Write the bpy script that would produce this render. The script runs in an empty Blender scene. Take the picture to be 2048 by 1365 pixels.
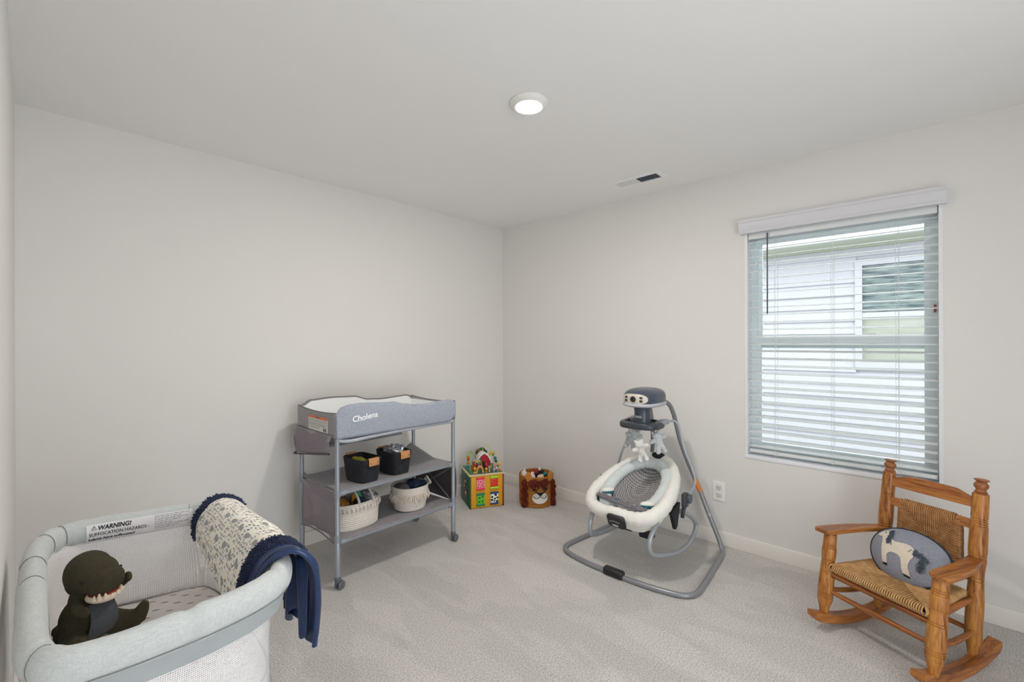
import bpy, bmesh, math, random
from math import sin, cos, pi, radians, sqrt, atan2, hypot, exp
from mathutils import Vector, Matrix, Euler, noise
random.seed(7)
scene = bpy.context.scene
COL = scene.collection

# ------------------------------------------------------------------ camera
YAW, ROLL = 0.751836613, 0.00316411838
FPX = 900.408
cd = bpy.data.cameras.new('camera'); cam = bpy.data.objects.new('camera', cd); COL.objects.link(cam)
cd.sensor_width = 36.0; cd.lens = FPX / 2048 * 36.0; cd.shift_y = 1.99 / 2048; cd.clip_start = 0.02
cam.matrix_world = (Matrix.Translation((-3.127003, -3.046256, 1.347197)) @ Matrix.Rotation(YAW - pi / 2, 4, 'Z')
                    @ Matrix.Rotation(pi / 2, 4, 'X') @ Matrix.Rotation(-ROLL, 4, 'Z'))
scene.camera = cam

# ------------------------------------------------------------------ world / light / exposure
scene.view_settings.view_transform = 'Standard'
scene.view_settings.look = 'None'
scene.view_settings.gamma = 1.0
scene.view_settings.use_curve_mapping = False
scene.view_settings.exposure = 0.24
w = bpy.data.worlds.new('sky'); scene.world = w; w.use_nodes = True
nt = w.node_tree; bg = nt.nodes['Background']
bg.inputs[0].default_value = (0.92, 0.96, 1.0, 1); bg.inputs[1].default_value = 3.9
scene.cycles.diffuse_bounces = 10; scene.cycles.max_bounces = 14; scene.cycles.transparent_max_bounces = 24


def lin(c):
    r = []
    for v in c:
        v /= 255.0
        r.append(v / 12.92 if v <= 0.04045 else ((v + 0.055) / 1.055) ** 2.4)
    return (r[0], r[1], r[2], 1.0)


def lamp(name, loc, energy, size, color, rot=(0, 0, 0), parent=None):
    ld = bpy.data.lights.new(name, 'AREA'); ld.shape = 'DISK'; ld.size = size; ld.energy = energy; ld.color = color
    o = bpy.data.objects.new(name, ld); COL.objects.link(o); o.location = loc; o.rotation_euler = rot
    if parent: o.parent = parent
    return o


# ------------------------------------------------------------------ materials
MATS = {}


def mat(name, col, rough=0.6, var=0.0, vscale=8.0, bump=0.0, bscale=200.0, metal=0.0, sheen=0.0, col2=None, stretch=(1, 1, 1),
        spec=0.5, detail=4.0, emit=None, transl=0.0):
    if name in MATS: return MATS[name]
    m = bpy.data.materials.new(name); m.use_nodes = True; n = m.node_tree; N = n.nodes; L = n.links
    b = N['Principled BSDF']
    b.inputs['Roughness'].default_value = rough; b.inputs['Metallic'].default_value = metal
    b.inputs['Specular IOR Level'].default_value = spec
    if sheen: b.inputs['Sheen Weight'].default_value = sheen
    c1 = lin(col)
    tc = N.new('ShaderNodeTexCoord'); mp = N.new('ShaderNodeMapping'); L.new(tc.outputs['Object'], mp.inputs['Vector'])
    mp.inputs['Scale'].default_value = stretch
    if col2 is None: c2 = tuple(max(0, x * (1 - var)) for x in c1[:3]) + (1,)
    else: c2 = lin(col2)
    if var or col2:
        t = N.new('ShaderNodeTexNoise'); t.inputs['Scale'].default_value = vscale; t.inputs['Detail'].default_value = detail
        L.new(mp.outputs[0], t.inputs['Vector'])
        r = N.new('ShaderNodeValToRGB'); r.color_ramp.elements[0].position = 0.35; r.color_ramp.elements[1].position = 0.65
        r.color_ramp.elements[0].color = c1; r.color_ramp.elements[1].color = c2
        L.new(t.outputs['Fac'], r.inputs[0]); L.new(r.outputs[0], b.inputs['Base Color'])
    else: b.inputs['Base Color'].default_value = c1
    if bump:
        t2 = N.new('ShaderNodeTexNoise'); t2.inputs['Scale'].default_value = bscale; t2.inputs['Detail'].default_value = 3
        L.new(mp.outputs[0], t2.inputs['Vector'])
        bp = N.new('ShaderNodeBump'); bp.inputs['Strength'].default_value = bump; bp.inputs['Distance'].default_value = 0.004
        L.new(t2.outputs['Fac'], bp.inputs['Height']); L.new(bp.outputs[0], b.inputs['Normal'])
    if emit:
        b.inputs['Emission Color'].default_value = lin(emit[0]); b.inputs['Emission Strength'].default_value = emit[1]
    if transl:
        tr = N.new('ShaderNodeBsdfTranslucent'); tr.inputs[0].default_value = c1
        mx = N.new('ShaderNodeMixShader'); mx.inputs[0].default_value = transl
        L.new(b.outputs[0], mx.inputs[1]); L.new(tr.outputs[0], mx.inputs[2]); L.new(mx.outputs[0], N['Material Output'].inputs[0])
    MATS[name] = m
    return m


def weave_mat(name, col, col2, scale=900.0, rough=0.85, bump=0.3, sheen=0.2):
    """linen-like fabric: two crossed fine noises"""
    if name in MATS: return MATS[name]
    m = mat(name, col, rough, 0, 1, 0, 1, 0, sheen); n = m.node_tree; N = n.nodes; L = n.links; b = N['Principled BSDF']
    tc = N.new('ShaderNodeTexCoord')
    outs = []
    for s in ((1, 1, .12), (.15, .15, 1)):
        mp = N.new('ShaderNodeMapping'); mp.inputs['Scale'].default_value = s; L.new(tc.outputs['Object'], mp.inputs['Vector'])
        t = N.new('ShaderNodeTexNoise'); t.inputs['Scale'].default_value = scale; t.inputs['Detail'].default_value = 1; L.new(mp.outputs[0], t.inputs['Vector']); outs.append(t)
    a = N.new('ShaderNodeMath'); a.operation = 'ADD'; L.new(outs[0].outputs['Fac'], a.inputs[0]); L.new(outs[1].outputs['Fac'], a.inputs[1])
    r = N.new('ShaderNodeMapRange'); r.inputs['From Min'].default_value = .75; r.inputs['From Max'].default_value = 1.25; L.new(a.outputs[0], r.inputs[0])
    mx = N.new('ShaderNodeMix'); mx.data_type = 'RGBA'; mx.inputs['A'].default_value = lin(col); mx.inputs['B'].default_value = lin(col2)
    L.new(r.outputs[0], mx.inputs['Factor']); L.new(mx.outputs['Result'], b.inputs['Base Color'])
    bp = N.new('ShaderNodeBump'); bp.inputs['Strength'].default_value = bump; bp.inputs['Distance'].default_value = .002
    L.new(a.outputs[0], bp.inputs['Height']); L.new(bp.outputs[0], b.inputs['Normal'])
    return m


def mesh_mat(name, col, kz, kx, hole, solid=0.0, rough=.8, axis=(1, 1)):
    """netting: opaque threads with see-through holes"""
    m = bpy.data.materials.new(name); m.use_nodes = True; n = m.node_tree; N = n.nodes; L = n.links
    b = N['Principled BSDF']; b.inputs['Base Color'].default_value = lin(col); b.inputs['Roughness'].default_value = rough
    tc = N.new('ShaderNodeTexCoord'); sp = N.new('ShaderNodeSeparateXYZ'); L.new(tc.outputs['Object'], sp.inputs[0])

    def ma(op, a, bb=None):
        q = N.new('ShaderNodeMath'); q.operation = op
        for i, v in enumerate((a, bb)):
            if v is None: continue
            if isinstance(v, (int, float)): q.inputs[i].default_value = v
            else: L.new(v, q.inputs[i])
        return q.outputs[0]
    sz = ma('SINE', ma('MULTIPLY', sp.outputs['Z'], kz))
    xy = ma('ADD', ma('MULTIPLY', sp.outputs['X'], axis[0]), ma('MULTIPLY', sp.outputs['Y'], axis[1]))
    sx = ma('SINE', ma('MULTIPLY', xy, kx))
    s = ma('ADD', sz, ma('MULTIPLY', sx, .8))
    h = ma('GREATER_THAN', s, hole)
    tr = N.new('ShaderNodeBsdfTransparent'); mx = N.new('ShaderNodeMixShader')
    L.new(ma('MULTIPLY', h, 1 - solid), mx.inputs[0]); L.new(b.outputs[0], mx.inputs[1]); L.new(tr.outputs[0], mx.inputs[2])
    L.new(mx.outputs[0], N['Material Output'].inputs[0])
    return m


def wood_mat(name, axis, c1=(168, 108, 48), c2=(112, 60, 20), c3=(196, 138, 66)):
    m = bpy.data.materials.new(name); m.use_nodes = True; n = m.node_tree; N = n.nodes; L = n.links
    b = N['Principled BSDF']; b.inputs['Roughness'].default_value = .38
    tc = N.new('ShaderNodeTexCoord'); mp = N.new('ShaderNodeMapping'); L.new(tc.outputs['Object'], mp.inputs['Vector'])
    s = [1, 1, 1]; s[axis] = .06
    mp.inputs['Scale'].default_value = s
    t = N.new('ShaderNodeTexNoise'); t.inputs['Scale'].default_value = 130; t.inputs['Detail'].default_value = 6; t.inputs['Roughness'].default_value = .65
    L.new(mp.outputs[0], t.inputs['Vector'])
    t2 = N.new('ShaderNodeTexNoise'); t2.inputs['Scale'].default_value = 26; t2.inputs['Detail'].default_value = 3; L.new(mp.outputs[0], t2.inputs['Vector'])
    r = N.new('ShaderNodeValToRGB'); e = r.color_ramp.elements
    e[0].position = .40; e[0].color = lin(c2); e[1].position = .60; e[1].color = lin(c3)
    k = e.new(.48); k.color = lin(c1)
    mx = N.new('ShaderNodeMath'); mx.operation = 'MULTIPLY_ADD'; mx.inputs[1].default_value = .55
    mm = N.new('ShaderNodeMath'); mm.operation = 'MULTIPLY'; mm.inputs[1].default_value = .45; L.new(t2.outputs['Fac'], mm.inputs[0])
    L.new(t.outputs['Fac'], mx.inputs[0]); L.new(mm.outputs[0], mx.inputs[2]); L.new(mx.outputs[0], r.inputs[0])
    L.new(r.outputs[0], b.inputs['Base Color'])
    bp = N.new('ShaderNodeBump'); bp.inputs['Strength'].default_value = .12; bp.inputs['Distance'].default_value = .002
    L.new(t.outputs['Fac'], bp.inputs['Height']); L.new(bp.outputs[0], b.inputs['Normal'])
    return m


# ------------------------------------------------------------------ mesh builder
class MB:
    def __init__(s): s.v = []; s.f = []; s.mi = []; s.cur = 0

    def add(s, vs, fs, M=None):
        o = len(s.v)
        s.v += [tuple(M @ Vector(p)) if M else tuple(p) for p in vs]
        s.f += [tuple(i + o for i in f) for f in fs]; s.mi += [s.cur] * len(fs); return s

    def box(s, x0, x1, y0, y1, z0, z1, M=None):
        vs = [(x, y, z) for z in (z0, z1) for y in (y0, y1) for x in (x0, x1)]
        return s.add(vs, [(0, 2, 3, 1), (4, 5, 7, 6), (0, 1, 5, 4), (2, 6, 7, 3), (0, 4, 6, 2), (1, 3, 7, 5)], M)

    def bbox(s, x0, x1, y0, y1, z0, z1, r=.004, M=None):
        """bevelled box"""
        bm = bmesh.new(); bmesh.ops.create_cube(bm, size=1.0)
        for v in bm.verts: v.co = Vector(((x0 + x1) / 2 + v.co.x * (x1 - x0), (y0 + y1) / 2 + v.co.y * (y1 - y0), (z0 + z1) / 2 + v.co.z * (z1 - z0)))
        bmesh.ops.bevel(bm, geom=bm.edges[:], offset=r, segments=3, profile=.5, affect='EDGES')
        bm.verts.index_update(); vs = [v.co.copy() for v in bm.verts]; fs = [[v.index for v in f.verts] for f in bm.faces]; bm.free()
        return s.add(vs, fs, M)

    def tube(s, pts, r, n=10, closed=False, cap=True, sy=1.0, up=None, M=None):
        """swept tube; r a number, list or function(t); sy squashes along the frame's second axis"""
        P = [Vector(p) for p in pts]; k = len(P); vs = []; fs = []
        T = []
        for i in range(k):
            a = P[(i - 1) % k] if (closed or i > 0) else P[i]; b = P[(i + 1) % k] if (closed or i < k - 1) else P[i]
            T.append((b - a).normalized())
        ref = Vector(up) if up else (Vector((0, 0, 1)) if abs(T[0].z) < .9 else Vector((1, 0, 0)))
        nrm = (ref - T[0] * ref.dot(T[0])).normalized()
        for i in range(k):
            if up: nrm = (ref - T[i] * ref.dot(T[i])).normalized()
            else: nrm = (nrm - T[i] * nrm.dot(T[i])).normalized()
            bi = T[i].cross(nrm)
            rr = r(i / max(1, k - 1)) if callable(r) else (r[i] if isinstance(r, (list, tuple)) else r)
            for j in range(n):
                a = 2 * pi * j / n
                vs.append(P[i] + nrm * cos(a) * rr * sy + bi * sin(a) * rr)
        for i in range(k if closed else k - 1):
            i2 = (i + 1) % k
            for j in range(n):
                j2 = (j + 1) % n
                fs.append((i * n + j, i * n + j2, i2 * n + j2, i2 * n + j))
        if cap and not closed:
            fs.append(tuple(range(n))[::-1]); fs.append(tuple((k - 1) * n + j for j in range(n)))
        return s.add(vs, fs, M)

    def lathe(s, prof, n=32, M=None, sx=1.0, sy=1.0, cap=True, wob=None):
        vs = []; fs = []; k = len(prof)
        for (r, z) in prof:
            for j in range(n):
                a = 2 * pi * j / n; q = wob(a, z) if wob else 1.0
                vs.append((r * cos(a) * sx * q, r * sin(a) * sy * q, z))
        for i in range(k - 1):
            for j in range(n):
                j2 = (j + 1) % n; fs.append((i * n + j, i * n + j2, (i + 1) * n + j2, (i + 1) * n + j))
        if cap:
            fs.append(tuple(range(n))[::-1]); fs.append(tuple((k - 1) * n + j for j in range(n)))
        return s.add(vs, fs, M)

    def ball(s, c, r, n=20, e=1.0, R=None, nz=0.0, ns=20.0, seed=0.0):
        """(super)ellipsoid centre c radii r; e<1 is boxier; nz = noise displacement"""
        if isinstance(r, (int, float)): r = (r, r, r)
        vs = []; fs = []; m = n // 2

        def pw(x): return math.copysign(abs(x) ** e, x)
        for i in range(m + 1):
            ph = -pi / 2 + pi * i / m
            for j in range(n):
                th = 2 * pi * j / n
                p = Vector((r[0] * pw(cos(ph)) * pw(cos(th)), r[1] * pw(cos(ph)) * pw(sin(th)), r[2] * pw(sin(ph))))
                if nz: p *= 1 + nz * noise.noise(p * ns + Vector((seed, seed * 2, 0)))
                if R: p = R @ p
                vs.append(p + Vector(c))
        for i in range(m):
            for j in range(n):
                j2 = (j + 1) % n; fs.append((i * n + j, i * n + j2, (i + 1) * n + j2, (i + 1) * n + j))
        return s.add(vs, fs)

    def grid(s, fn, nu, nv, cu=False, M=None, matf=None):
        vs = [fn(i / nu, j / nv) for j in range(nv + 1) for i in range(nu + (0 if cu else 1))]
        w_ = nu if cu else nu + 1; o = len(s.v)
        s.v += [tuple(M @ Vector(p)) if M else tuple(p) for p in vs]
        for j in range(nv):
            for i in range(nu):
                i2 = (i + 1) % w_ if cu else i + 1
                s.f.append((o + j * w_ + i, o + j * w_ + i2, o + (j + 1) * w_ + i2, o + (j + 1) * w_ + i))
                s.mi.append(matf((i + .5) / nu, (j + .5) / nv) if matf else s.cur)
        return s

    def poly(s, pts, th, M=None):
        """flat outline (x,y) extruded 0..th along z"""
        k = len(pts); vs = [(x, y, 0) for x, y in pts] + [(x, y, th) for x, y in pts]
        fs = [tuple(range(k))[::-1], tuple(range(k, 2 * k))] + [(i, (i + 1) % k, (i + 1) % k + k, i + k) for i in range(k)]
        return s.add(vs, fs, M)

    def build(s, name, m, parent=None, smooth=True, origin=None, solid=0.0, remesh=0.0, autos=40, sub=0):
        me = bpy.data.meshes.new(name)
        vs = s.v if origin is None else [(a - origin[0], b - origin[1], c - origin[2]) for a, b, c in s.v]
        me.from_pydata(vs, [], s.f); me.update()
        ms = m if isinstance(m, (list, tuple)) else [m]
        for q in ms: me.materials.append(q)
        me.polygons.foreach_set('material_index', s.mi)
        bm = bmesh.new(); bm.from_mesh(me); bmesh.ops.recalc_face_normals(bm, faces=bm.faces[:])
        if smooth and autos:
            for e in bm.edges:
                if len(e.link_faces) == 2 and e.calc_face_angle(0) > radians(autos): e.smooth = False
        bm.to_mesh(me); bm.free()
        if smooth: me.polygons.foreach_set('use_smooth', [True] * len(me.polygons))
        me.update()
        o = bpy.data.objects.new(name, me); COL.objects.link(o)
        if parent: o.parent = parent
        if remesh:
            q = o.modifiers.new('remesh', 'REMESH'); q.mode = 'VOXEL'; q.voxel_size = remesh; q.use_smooth_shade = True
            q = o.modifiers.new('smooth', 'SMOOTH'); q.factor = .6; q.iterations = 5
        if solid:
            q = o.modifiers.new('solid', 'SOLIDIFY'); q.thickness = solid; q.offset = 0
        if sub:
            q = o.modifiers.new('sub', 'SUBSURF'); q.levels = sub; q.render_levels = sub
        return o


def crv(pts, n=8, closed=False):
    """Catmull-Rom through pts"""
    P = [Vector(p) for p in pts]; out = []; k = len(P); seg = k if closed else k - 1
    for i in range(seg):
        if closed: a, b, c, d = P[(i - 1) % k], P[i], P[(i + 1) % k], P[(i + 2) % k]
        else: a, b, c, d = P[max(0, i - 1)], P[i], P[i + 1], P[min(k - 1, i + 2)]
        for j in range(n):
            t = j / n
            out.append(.5 * ((2 * b) + (c - a) * t + (2 * a - 5 * b + 4 * c - d) * t * t + (3 * b - a - 3 * c + d) * t ** 3))
    if not closed: out.append(P[-1])
    return out


def itp(x, tab):
    if x <= tab[0][0]: return tab[0][1]
    for (a, b), (c, d) in zip(tab[:-1], tab[1:]):
        if x <= c:
            t = (x - a) / (c - a); t = t * t * (3 - 2 * t); return b + (d - b) * t
    return tab[-1][1]


def inpoly(x, y, P):
    r = False; j = len(P) - 1
    for i in range(len(P)):
        if (P[i][1] > y) != (P[j][1] > y) and x < (P[j][0] - P[i][0]) * (y - P[i][1]) / (P[j][1] - P[i][1]) + P[i][0]: r = not r
        j = i
    return r


def decal(mb, S, inside, u0, u1, v0, v1, st):
    """small raised patch on the surface S(u,v), made of the cells inside the outline"""
    nu = int((u1 - u0) / st) + 1; nv = int((v1 - v0) / st) + 1; idx = {}; vs = []; fs = []

    def vid(i, j):
        if (i, j) not in idx: idx[(i, j)] = len(vs); vs.append(S(u0 + i * st, v0 + j * st))
        return idx[(i, j)]
    for i in range(nu):
        for j in range(nv):
            if inside(u0 + (i + .5) * st, v0 + (j + .5) * st): fs.append((vid(i, j), vid(i + 1, j), vid(i + 1, j + 1), vid(i, j + 1)))
    mb.add(vs, fs)


def tag(o, label, cat, group=None):
    o['label'] = label; o['category'] = cat
    if group: o['group'] = group
    return o


def thing(name, label, cat, loc=(0, 0, 0), rotz=0.0, group=None):
    o = bpy.data.objects.new(name, None); o.empty_display_size = .05; COL.objects.link(o)
    o.location = loc; o.rotation_euler = (0, 0, rotz)
    return tag(o, label, cat, group)


def struct(o):
    o['kind'] = 'structure'; return o


def text_mesh(name, body, size, M, m, parent, bold=0.0, extrude=.0004, align='LEFT'):
    cu = bpy.data.curves.new(name, 'FONT'); cu.body = body; cu.size = size; cu.extrude = extrude; cu.offset = bold; cu.align_x = align
    cu.resolution_u = 3
    to = bpy.data.objects.new(name + '_tmp', cu); COL.objects.link(to)
    dg = bpy.context.evaluated_depsgraph_get(); me = bpy.data.meshes.new_from_object(to.evaluated_get(dg))
    bpy.data.objects.remove(to); bpy.data.curves.remove(cu)
    me.name = name; me.transform(M); me.materials.clear(); me.materials.append(m)
    for p in me.polygons: p.material_index = 0
    o = bpy.data.objects.new(name, me); COL.objects.link(o)
    if parent: o.parent = parent
    return o


# common materials
M_wall = mat('wall_paint', (223, 221, 218), .75, 0, 1, .05, 350)
M_ceil = mat('ceiling_paint', (236, 236, 235), .85, 0, 1, .05, 250)
M_trim = mat('trim_paint', (234, 231, 225), .45)
M_white = mat('white_plastic', (236, 236, 234), .35)
M_vinyl = mat('window_vinyl', (238, 246, 248), .4)
M_slat = mat('blind_slat', (233, 237, 238), .4, transl=.15)
M_valance = mat('valance_white', (214, 214, 218), .45)
M_steel = mat('grey_powder_coat', (150, 156, 164), .38, metal=.35)
M_dkplas = mat('dark_plastic', (46, 47, 50), .4)
M_black = mat('black_plastic', (24, 25, 28), .45)

# ------------------------------------------------------------------ room shell
XL, YF, H = -3.175, -4.3, 2.44
WY0, WY1, WZ0, WZ1 = -3.08, -2.17, 0.612, 2.05


def carpet():
    m = bpy.data.materials.new('carpet'); m.use_nodes = True; n = m.node_tree; N = n.nodes; L = n.links
    b = N['Principled BSDF']; b.inputs['Roughness'].default_value = .95; b.inputs['Sheen Weight'].default_value = .25
    b.inputs['Specular IOR Level'].default_value = .1
    tc = N.new('ShaderNodeTexCoord')
    f = N.new('ShaderNodeTexNoise'); f.inputs['Scale'].default_value = 150; f.inputs['Detail'].default_value = 4; f.inputs['Roughness'].default_value = .7
    L.new(tc.outputs['Object'], f.inputs['Vector'])
    r = N.new('ShaderNodeValToRGB'); e = r.color_ramp.elements
    e[0].position = .30; e[0].color = lin((150, 145, 140)); e[1].position = .68; e[1].color = lin((240, 237, 233))
    k = e.new(.5); k.color = lin((208, 204, 200))
    L.new(f.outputs['Fac'], r.inputs[0])
    # pile brushed in streaks by a vacuum cleaner
    st = []
    for rot, sc, s in ((radians(-50), (2.4, .8, 1), 1.6), (radians(25), (2.2, .8, 1), 1.5)):
        mp = N.new('ShaderNodeMapping'); mp.inputs['Rotation'].default_value = (0, 0, rot); mp.inputs['Scale'].default_value = sc
        L.new(tc.outputs['Object'], mp.inputs['Vector'])
        t = N.new('ShaderNodeTexNoise'); t.inputs['Scale'].default_value = s; t.inputs['Detail'].default_value = 3; t.inputs['Distortion'].default_value = .3
        L.new(mp.outputs[0], t.inputs['Vector'])
        q = N.new('ShaderNodeMapRange'); q.inputs['From Min'].default_value = .485; q.inputs['From Max'].default_value = .515
        q.inputs['To Min'].default_value = .94; q.inputs['To Max'].default_value = 1.01; L.new(t.outputs['Fac'], q.inputs[0]); st.append(q)
    a = N.new('ShaderNodeMath'); a.operation = 'MULTIPLY'; L.new(st[0].outputs[0], a.inputs[0]); L.new(st[1].outputs[0], a.inputs[1])
    vm = N.new('ShaderNodeVectorMath'); vm.operation = 'SCALE'; L.new(r.outputs[0], vm.inputs[0]); L.new(a.outputs[0], vm.inputs['Scale'])
    L.new(vm.outputs[0], b.inputs['Base Color'])
    bp = N.new('ShaderNodeBump'); bp.inputs['Strength'].default_value = .7; bp.inputs['Distance'].default_value = .008
    L.new(f.outputs['Fac'], bp.inputs['Height']); L.new(bp.outputs[0], b.inputs['Normal'])
    return m


struct(MB().box(XL, 0, YF, 0, -.05, 0).build('floor', carpet(), smooth=False))
struct(MB().box(XL - .12, .15, YF - .12, .12, H, H + .1).build('ceiling', M_ceil, smooth=False))
struct(MB().box(XL - .12, .15, 0, .12, -.05, H).build('wall_back', M_wall, smooth=False))
struct(MB().box(XL - .12, XL, YF - .12, 0, -.05, H).build('wall_left', M_wall, smooth=False))
# wide opening added behind the camera so sky light brightens the room
mb = MB().box(XL, -3.05, YF - .12, YF, -.05, H).box(-1.65, .15, YF - .12, YF, -.05, H).box(-3.05, -1.65, YF - .12, YF, 2.1, H)
struct(mb.build('wall_front', M_wall, smooth=False))
mb = MB().bbox(-3.13, -3.05, YF, YF + .015, 0, 2.18, .003).bbox(-1.65, -1.57, YF, YF + .015, 0, 2.18, .003).bbox(-3.05, -1.65, YF, YF + .015, 2.1, 2.18, .003)  # casing round the added opening
struct(mb.build('trim_1', M_trim))
mb = MB()
mb.box(0, .15, YF, WY0, -.05, H).box(0, .15, WY1, 0, -.05, H).box(0, .15, WY0, WY1, -.05, WZ0).box(0, .15, WY0, WY1, WZ1, H)
struct(mb.build('wall_right', M_wall, smooth=False))
struct(MB().bbox(XL, 0, -.013, 0, 0, .089, .003).build('baseboard_back', M_trim))
struct(MB().bbox(-.013, 0, YF, -.0125, 0, .089, .003).build('baseboard_right', M_trim))
struct(MB().bbox(XL, XL + .013, YF, -.0125, 0, .089, .003).build('baseboard_left', M_trim))

# ------------------------------------------------------------------ window
M_glass = bpy.data.materials.new('window_glass'); M_glass.use_nodes = True
_n = M_glass.node_tree; _b = _n.nodes['Principled BSDF']
_g = _n.nodes.new('ShaderNodeBsdfGlossy'); _g.inputs['Roughness'].default_value = .02
_t = _n.nodes.new('ShaderNodeBsdfTransparent'); _t.inputs[0].default_value = (.95, .98, .97, 1)
_f = _n.nodes.new('ShaderNodeFresnel'); _f.inputs[0].default_value = 1.4
_x = _n.nodes.new('ShaderNodeMixShader'); _n.links.new(_f.outputs[0], _x.inputs[0]); _n.links.new(_t.outputs[0], _x.inputs[1]); _n.links.new(_g.outputs[0], _x.inputs[2])
_n.links.new(_x.outputs[0], _n.nodes['Material Output'].inputs[0])

win = bpy.data.objects.new('window_1', None); COL.objects.link(win); win.location = (.11, (WY0 + WY1) / 2, WZ0); struct(win)
WO = win.location
mb = MB()   # white liner bead round the opening
t = .012
mb.box(-.003, .09, WY0 - .004, WY0 + t, WZ0 - .004, WZ1).box(-.003, .09, WY1 - t, WY1 + .004, WZ0 - .004, WZ1).box(-.003, .09, WY0 + t, WY1 - t, WZ1 - t, WZ1)
mb.build('jamb_liner', mat('liner_white', (228, 231, 232), .4), win, False, WO)
MB().bbox(-.006, .09, WY0 - .004, WY1 + .004, WZ0 - .012, WZ0 + .012, .003).build('sill', mat('sill_white', (232, 234, 238), .35), win, True, WO)
mb = MB()   # outer vinyl frame
for a, b, c, d in ((WY0 + .012, WY0 + .045, WZ0 + .012, WZ1 - .012), (WY1 - .045, WY1 - .012, WZ0 + .012, WZ1 - .012),
                   (WY0 + .045, WY1 - .045, WZ1 - .045, WZ1 - .012), (WY0 + .045, WY1 - .045, WZ0 + .012, WZ0 + .04)):
    mb.box(.085, .145, a, b, c, d)
mb.build('window_frame', M_vinyl, win, False, WO)


def sash(x0, x1, z0, z1, nm, bot, top):
    m_ = MB(); a, b = WY0 + .045, WY1 - .045; s = .022
    m_.box(x0, x1, a, a + s, z0, z1).box(x0, x1, b - s, b, z0, z1).box(x0, x1, a + s, b - s, z0, z0 + bot).box(x0, x1, a + s, b - s, z1 - top, z1)
    q = m_.build(nm, M_vinyl, win, False, WO)
    MB().box((x0 + x1) / 2 - .002, (x0 + x1) / 2 + .002, a + s, b - s, z0 + bot, z1 - top).build('glass_pane', M_glass, q, False, WO)
    return q


sash(.118, .142, 1.305, WZ1 - .045, 'upper_sash', .05, .03)
ls = sash(.092, .116, WZ0 + .04, 1.372, 'lower_sash', .045, .05)
for yy in (-2.42, -2.80):
    m_ = MB().bbox(.088, .116, yy - .025, yy + .025, 1.372, 1.381, .003).bbox(.09, .105, yy - .012, yy + .03, 1.381, 1.390, .003)
    m_.build('sash_lock', M_white, ls, True, WO)
MB().box(.080, .085, WY0 + .020, WY0 + .030, 1.495, 1.535).build('sticker', mat('orange_sticker', (190, 92, 66), .5), win, False, WO)

# blind
bl = thing('window_blind', 'white slatted blind with moulded valance lowered over the window', 'blind', (.02, (WY0 + WY1) / 2, 2.03)); BO = bl.location
prof = [(0, 2.030), (-.036, 2.030), (-.040, 2.040), (-.036, 2.050), (-.042, 2.062), (-.046, 2.080), (-.046, 2.092), (-.054, 2.100), (-.054, 2.110), (0, 2.110)]
mb = MB(); k = len(prof)
vs = [(x, -3.098, z) for x, z in prof] + [(x, -2.142, z) for x, z in prof]
mb.add(vs, [tuple(range(k)), tuple(range(k, 2 * k))[::-1]] + [(i, (i + 1) % k, (i + 1) % k + k, i + k) for i in range(k)])
mb.build('valance', M_valance, bl, True, BO, autos=25)
MB().bbox(.006, .07, WY0 + .016, WY1 - .016, 1.995, 2.036, .003).build('headrail', M_slat, bl, True, BO)
mb = MB(); tilt = radians(10.5)
for i in range(29):
    zc = 1.979 - .04632 * i; pts = []
    for q in range(7):
        u = -.025 + .05 * q / 6; arch = .0022 * (1 - (u / .025) ** 2)
        pts.append((.041 + u * cos(tilt) - arch * sin(tilt), zc + u * sin(tilt) + arch * cos(tilt)))
    up = [(x, z + .0014) for x, z in pts]; lo = [(x, z - .0014) for x, z in pts][::-1]
    P = up + lo; k = len(P)
    vs = [(x, WY0 + .0165, z) for x, z in P] + [(x, WY1 - .0165, z) for x, z in P]
    mb.add(vs, [tuple(range(k)), tuple(range(k, 2 * k))[::-1]] + [(a, (a + 1) % k, (a + 1) % k + k, a + k) for a in range(k)])
mb.build('slats', M_slat, bl, True, BO, autos=30)
MB().bbox(.016, .066, WY0 + .0165, WY1 - .0165, .640, .660, .004).build('bottom_rail', M_slat, bl, True, BO)
for yy in (-2.337, -2.627, -2.913):
    mb = MB()
    for xx in (.0135, .068): mb.tube([(xx, yy, 2.0), (xx, yy, .65)], .0009, 6)
    mb.tube([(.04, yy + .012, 2.0), (.04, yy + .012, .65)], .0009, 6)
    mb.tube(crv([(.0125, yy + .02, .66), (.008, yy + .012, .645), (.012, yy, .640), (.008, yy - .012, .648), (.0125, yy - .004, .66)], 5), .0013, 6)
    mb.build('ladder_cord', mat('cord_white', (215, 219, 220), .7), bl, True, BO)
MB().tube([(-.004, -2.297, 2.02), (-.003, -2.296, 1.518)], .0042, 8).build('tilt_wand', mat('wand_grey', (104, 104, 116), .3), bl, True, BO)

# ------------------------------------------------------------------ outside: neighbour's house
M_siding = mat('vinyl_siding', (168, 166, 173), .55, .03, 3, 0)
nh = thing('neighbour_house', 'white lap-sided house with gutter and a window, seen through the blind', 'house', (3.3, -2.2, -.6)); NO = nh.location
mb = MB(); e = .1463; z = -.62; i = 0
NWY0, NWY1, NWZ0, NWZ1 = -3.35, -2.40, 1.02, 2.26
while z < 2.43:
    z1 = min(z + e, 2.44)
    for a, b in ((-7.0, NWY0 + .01), (NWY1 - .01, 3.0)) if (z1 > NWZ0 and z < NWZ1) else ((-7.0, 3.0),):
        mb.add([(3.272, a, z), (3.272, b, z), (3.296, b, z1), (3.296, a, z1), (3.30, a, z), (3.30, b, z), (3.272, a, z + .012), (3.272, b, z + .012)], [(0, 1, 7, 6), (6, 7, 2, 3), (0, 4, 5, 1)])
    z = z1 + 1e-6 if z1 < 2.44 else 9
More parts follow.
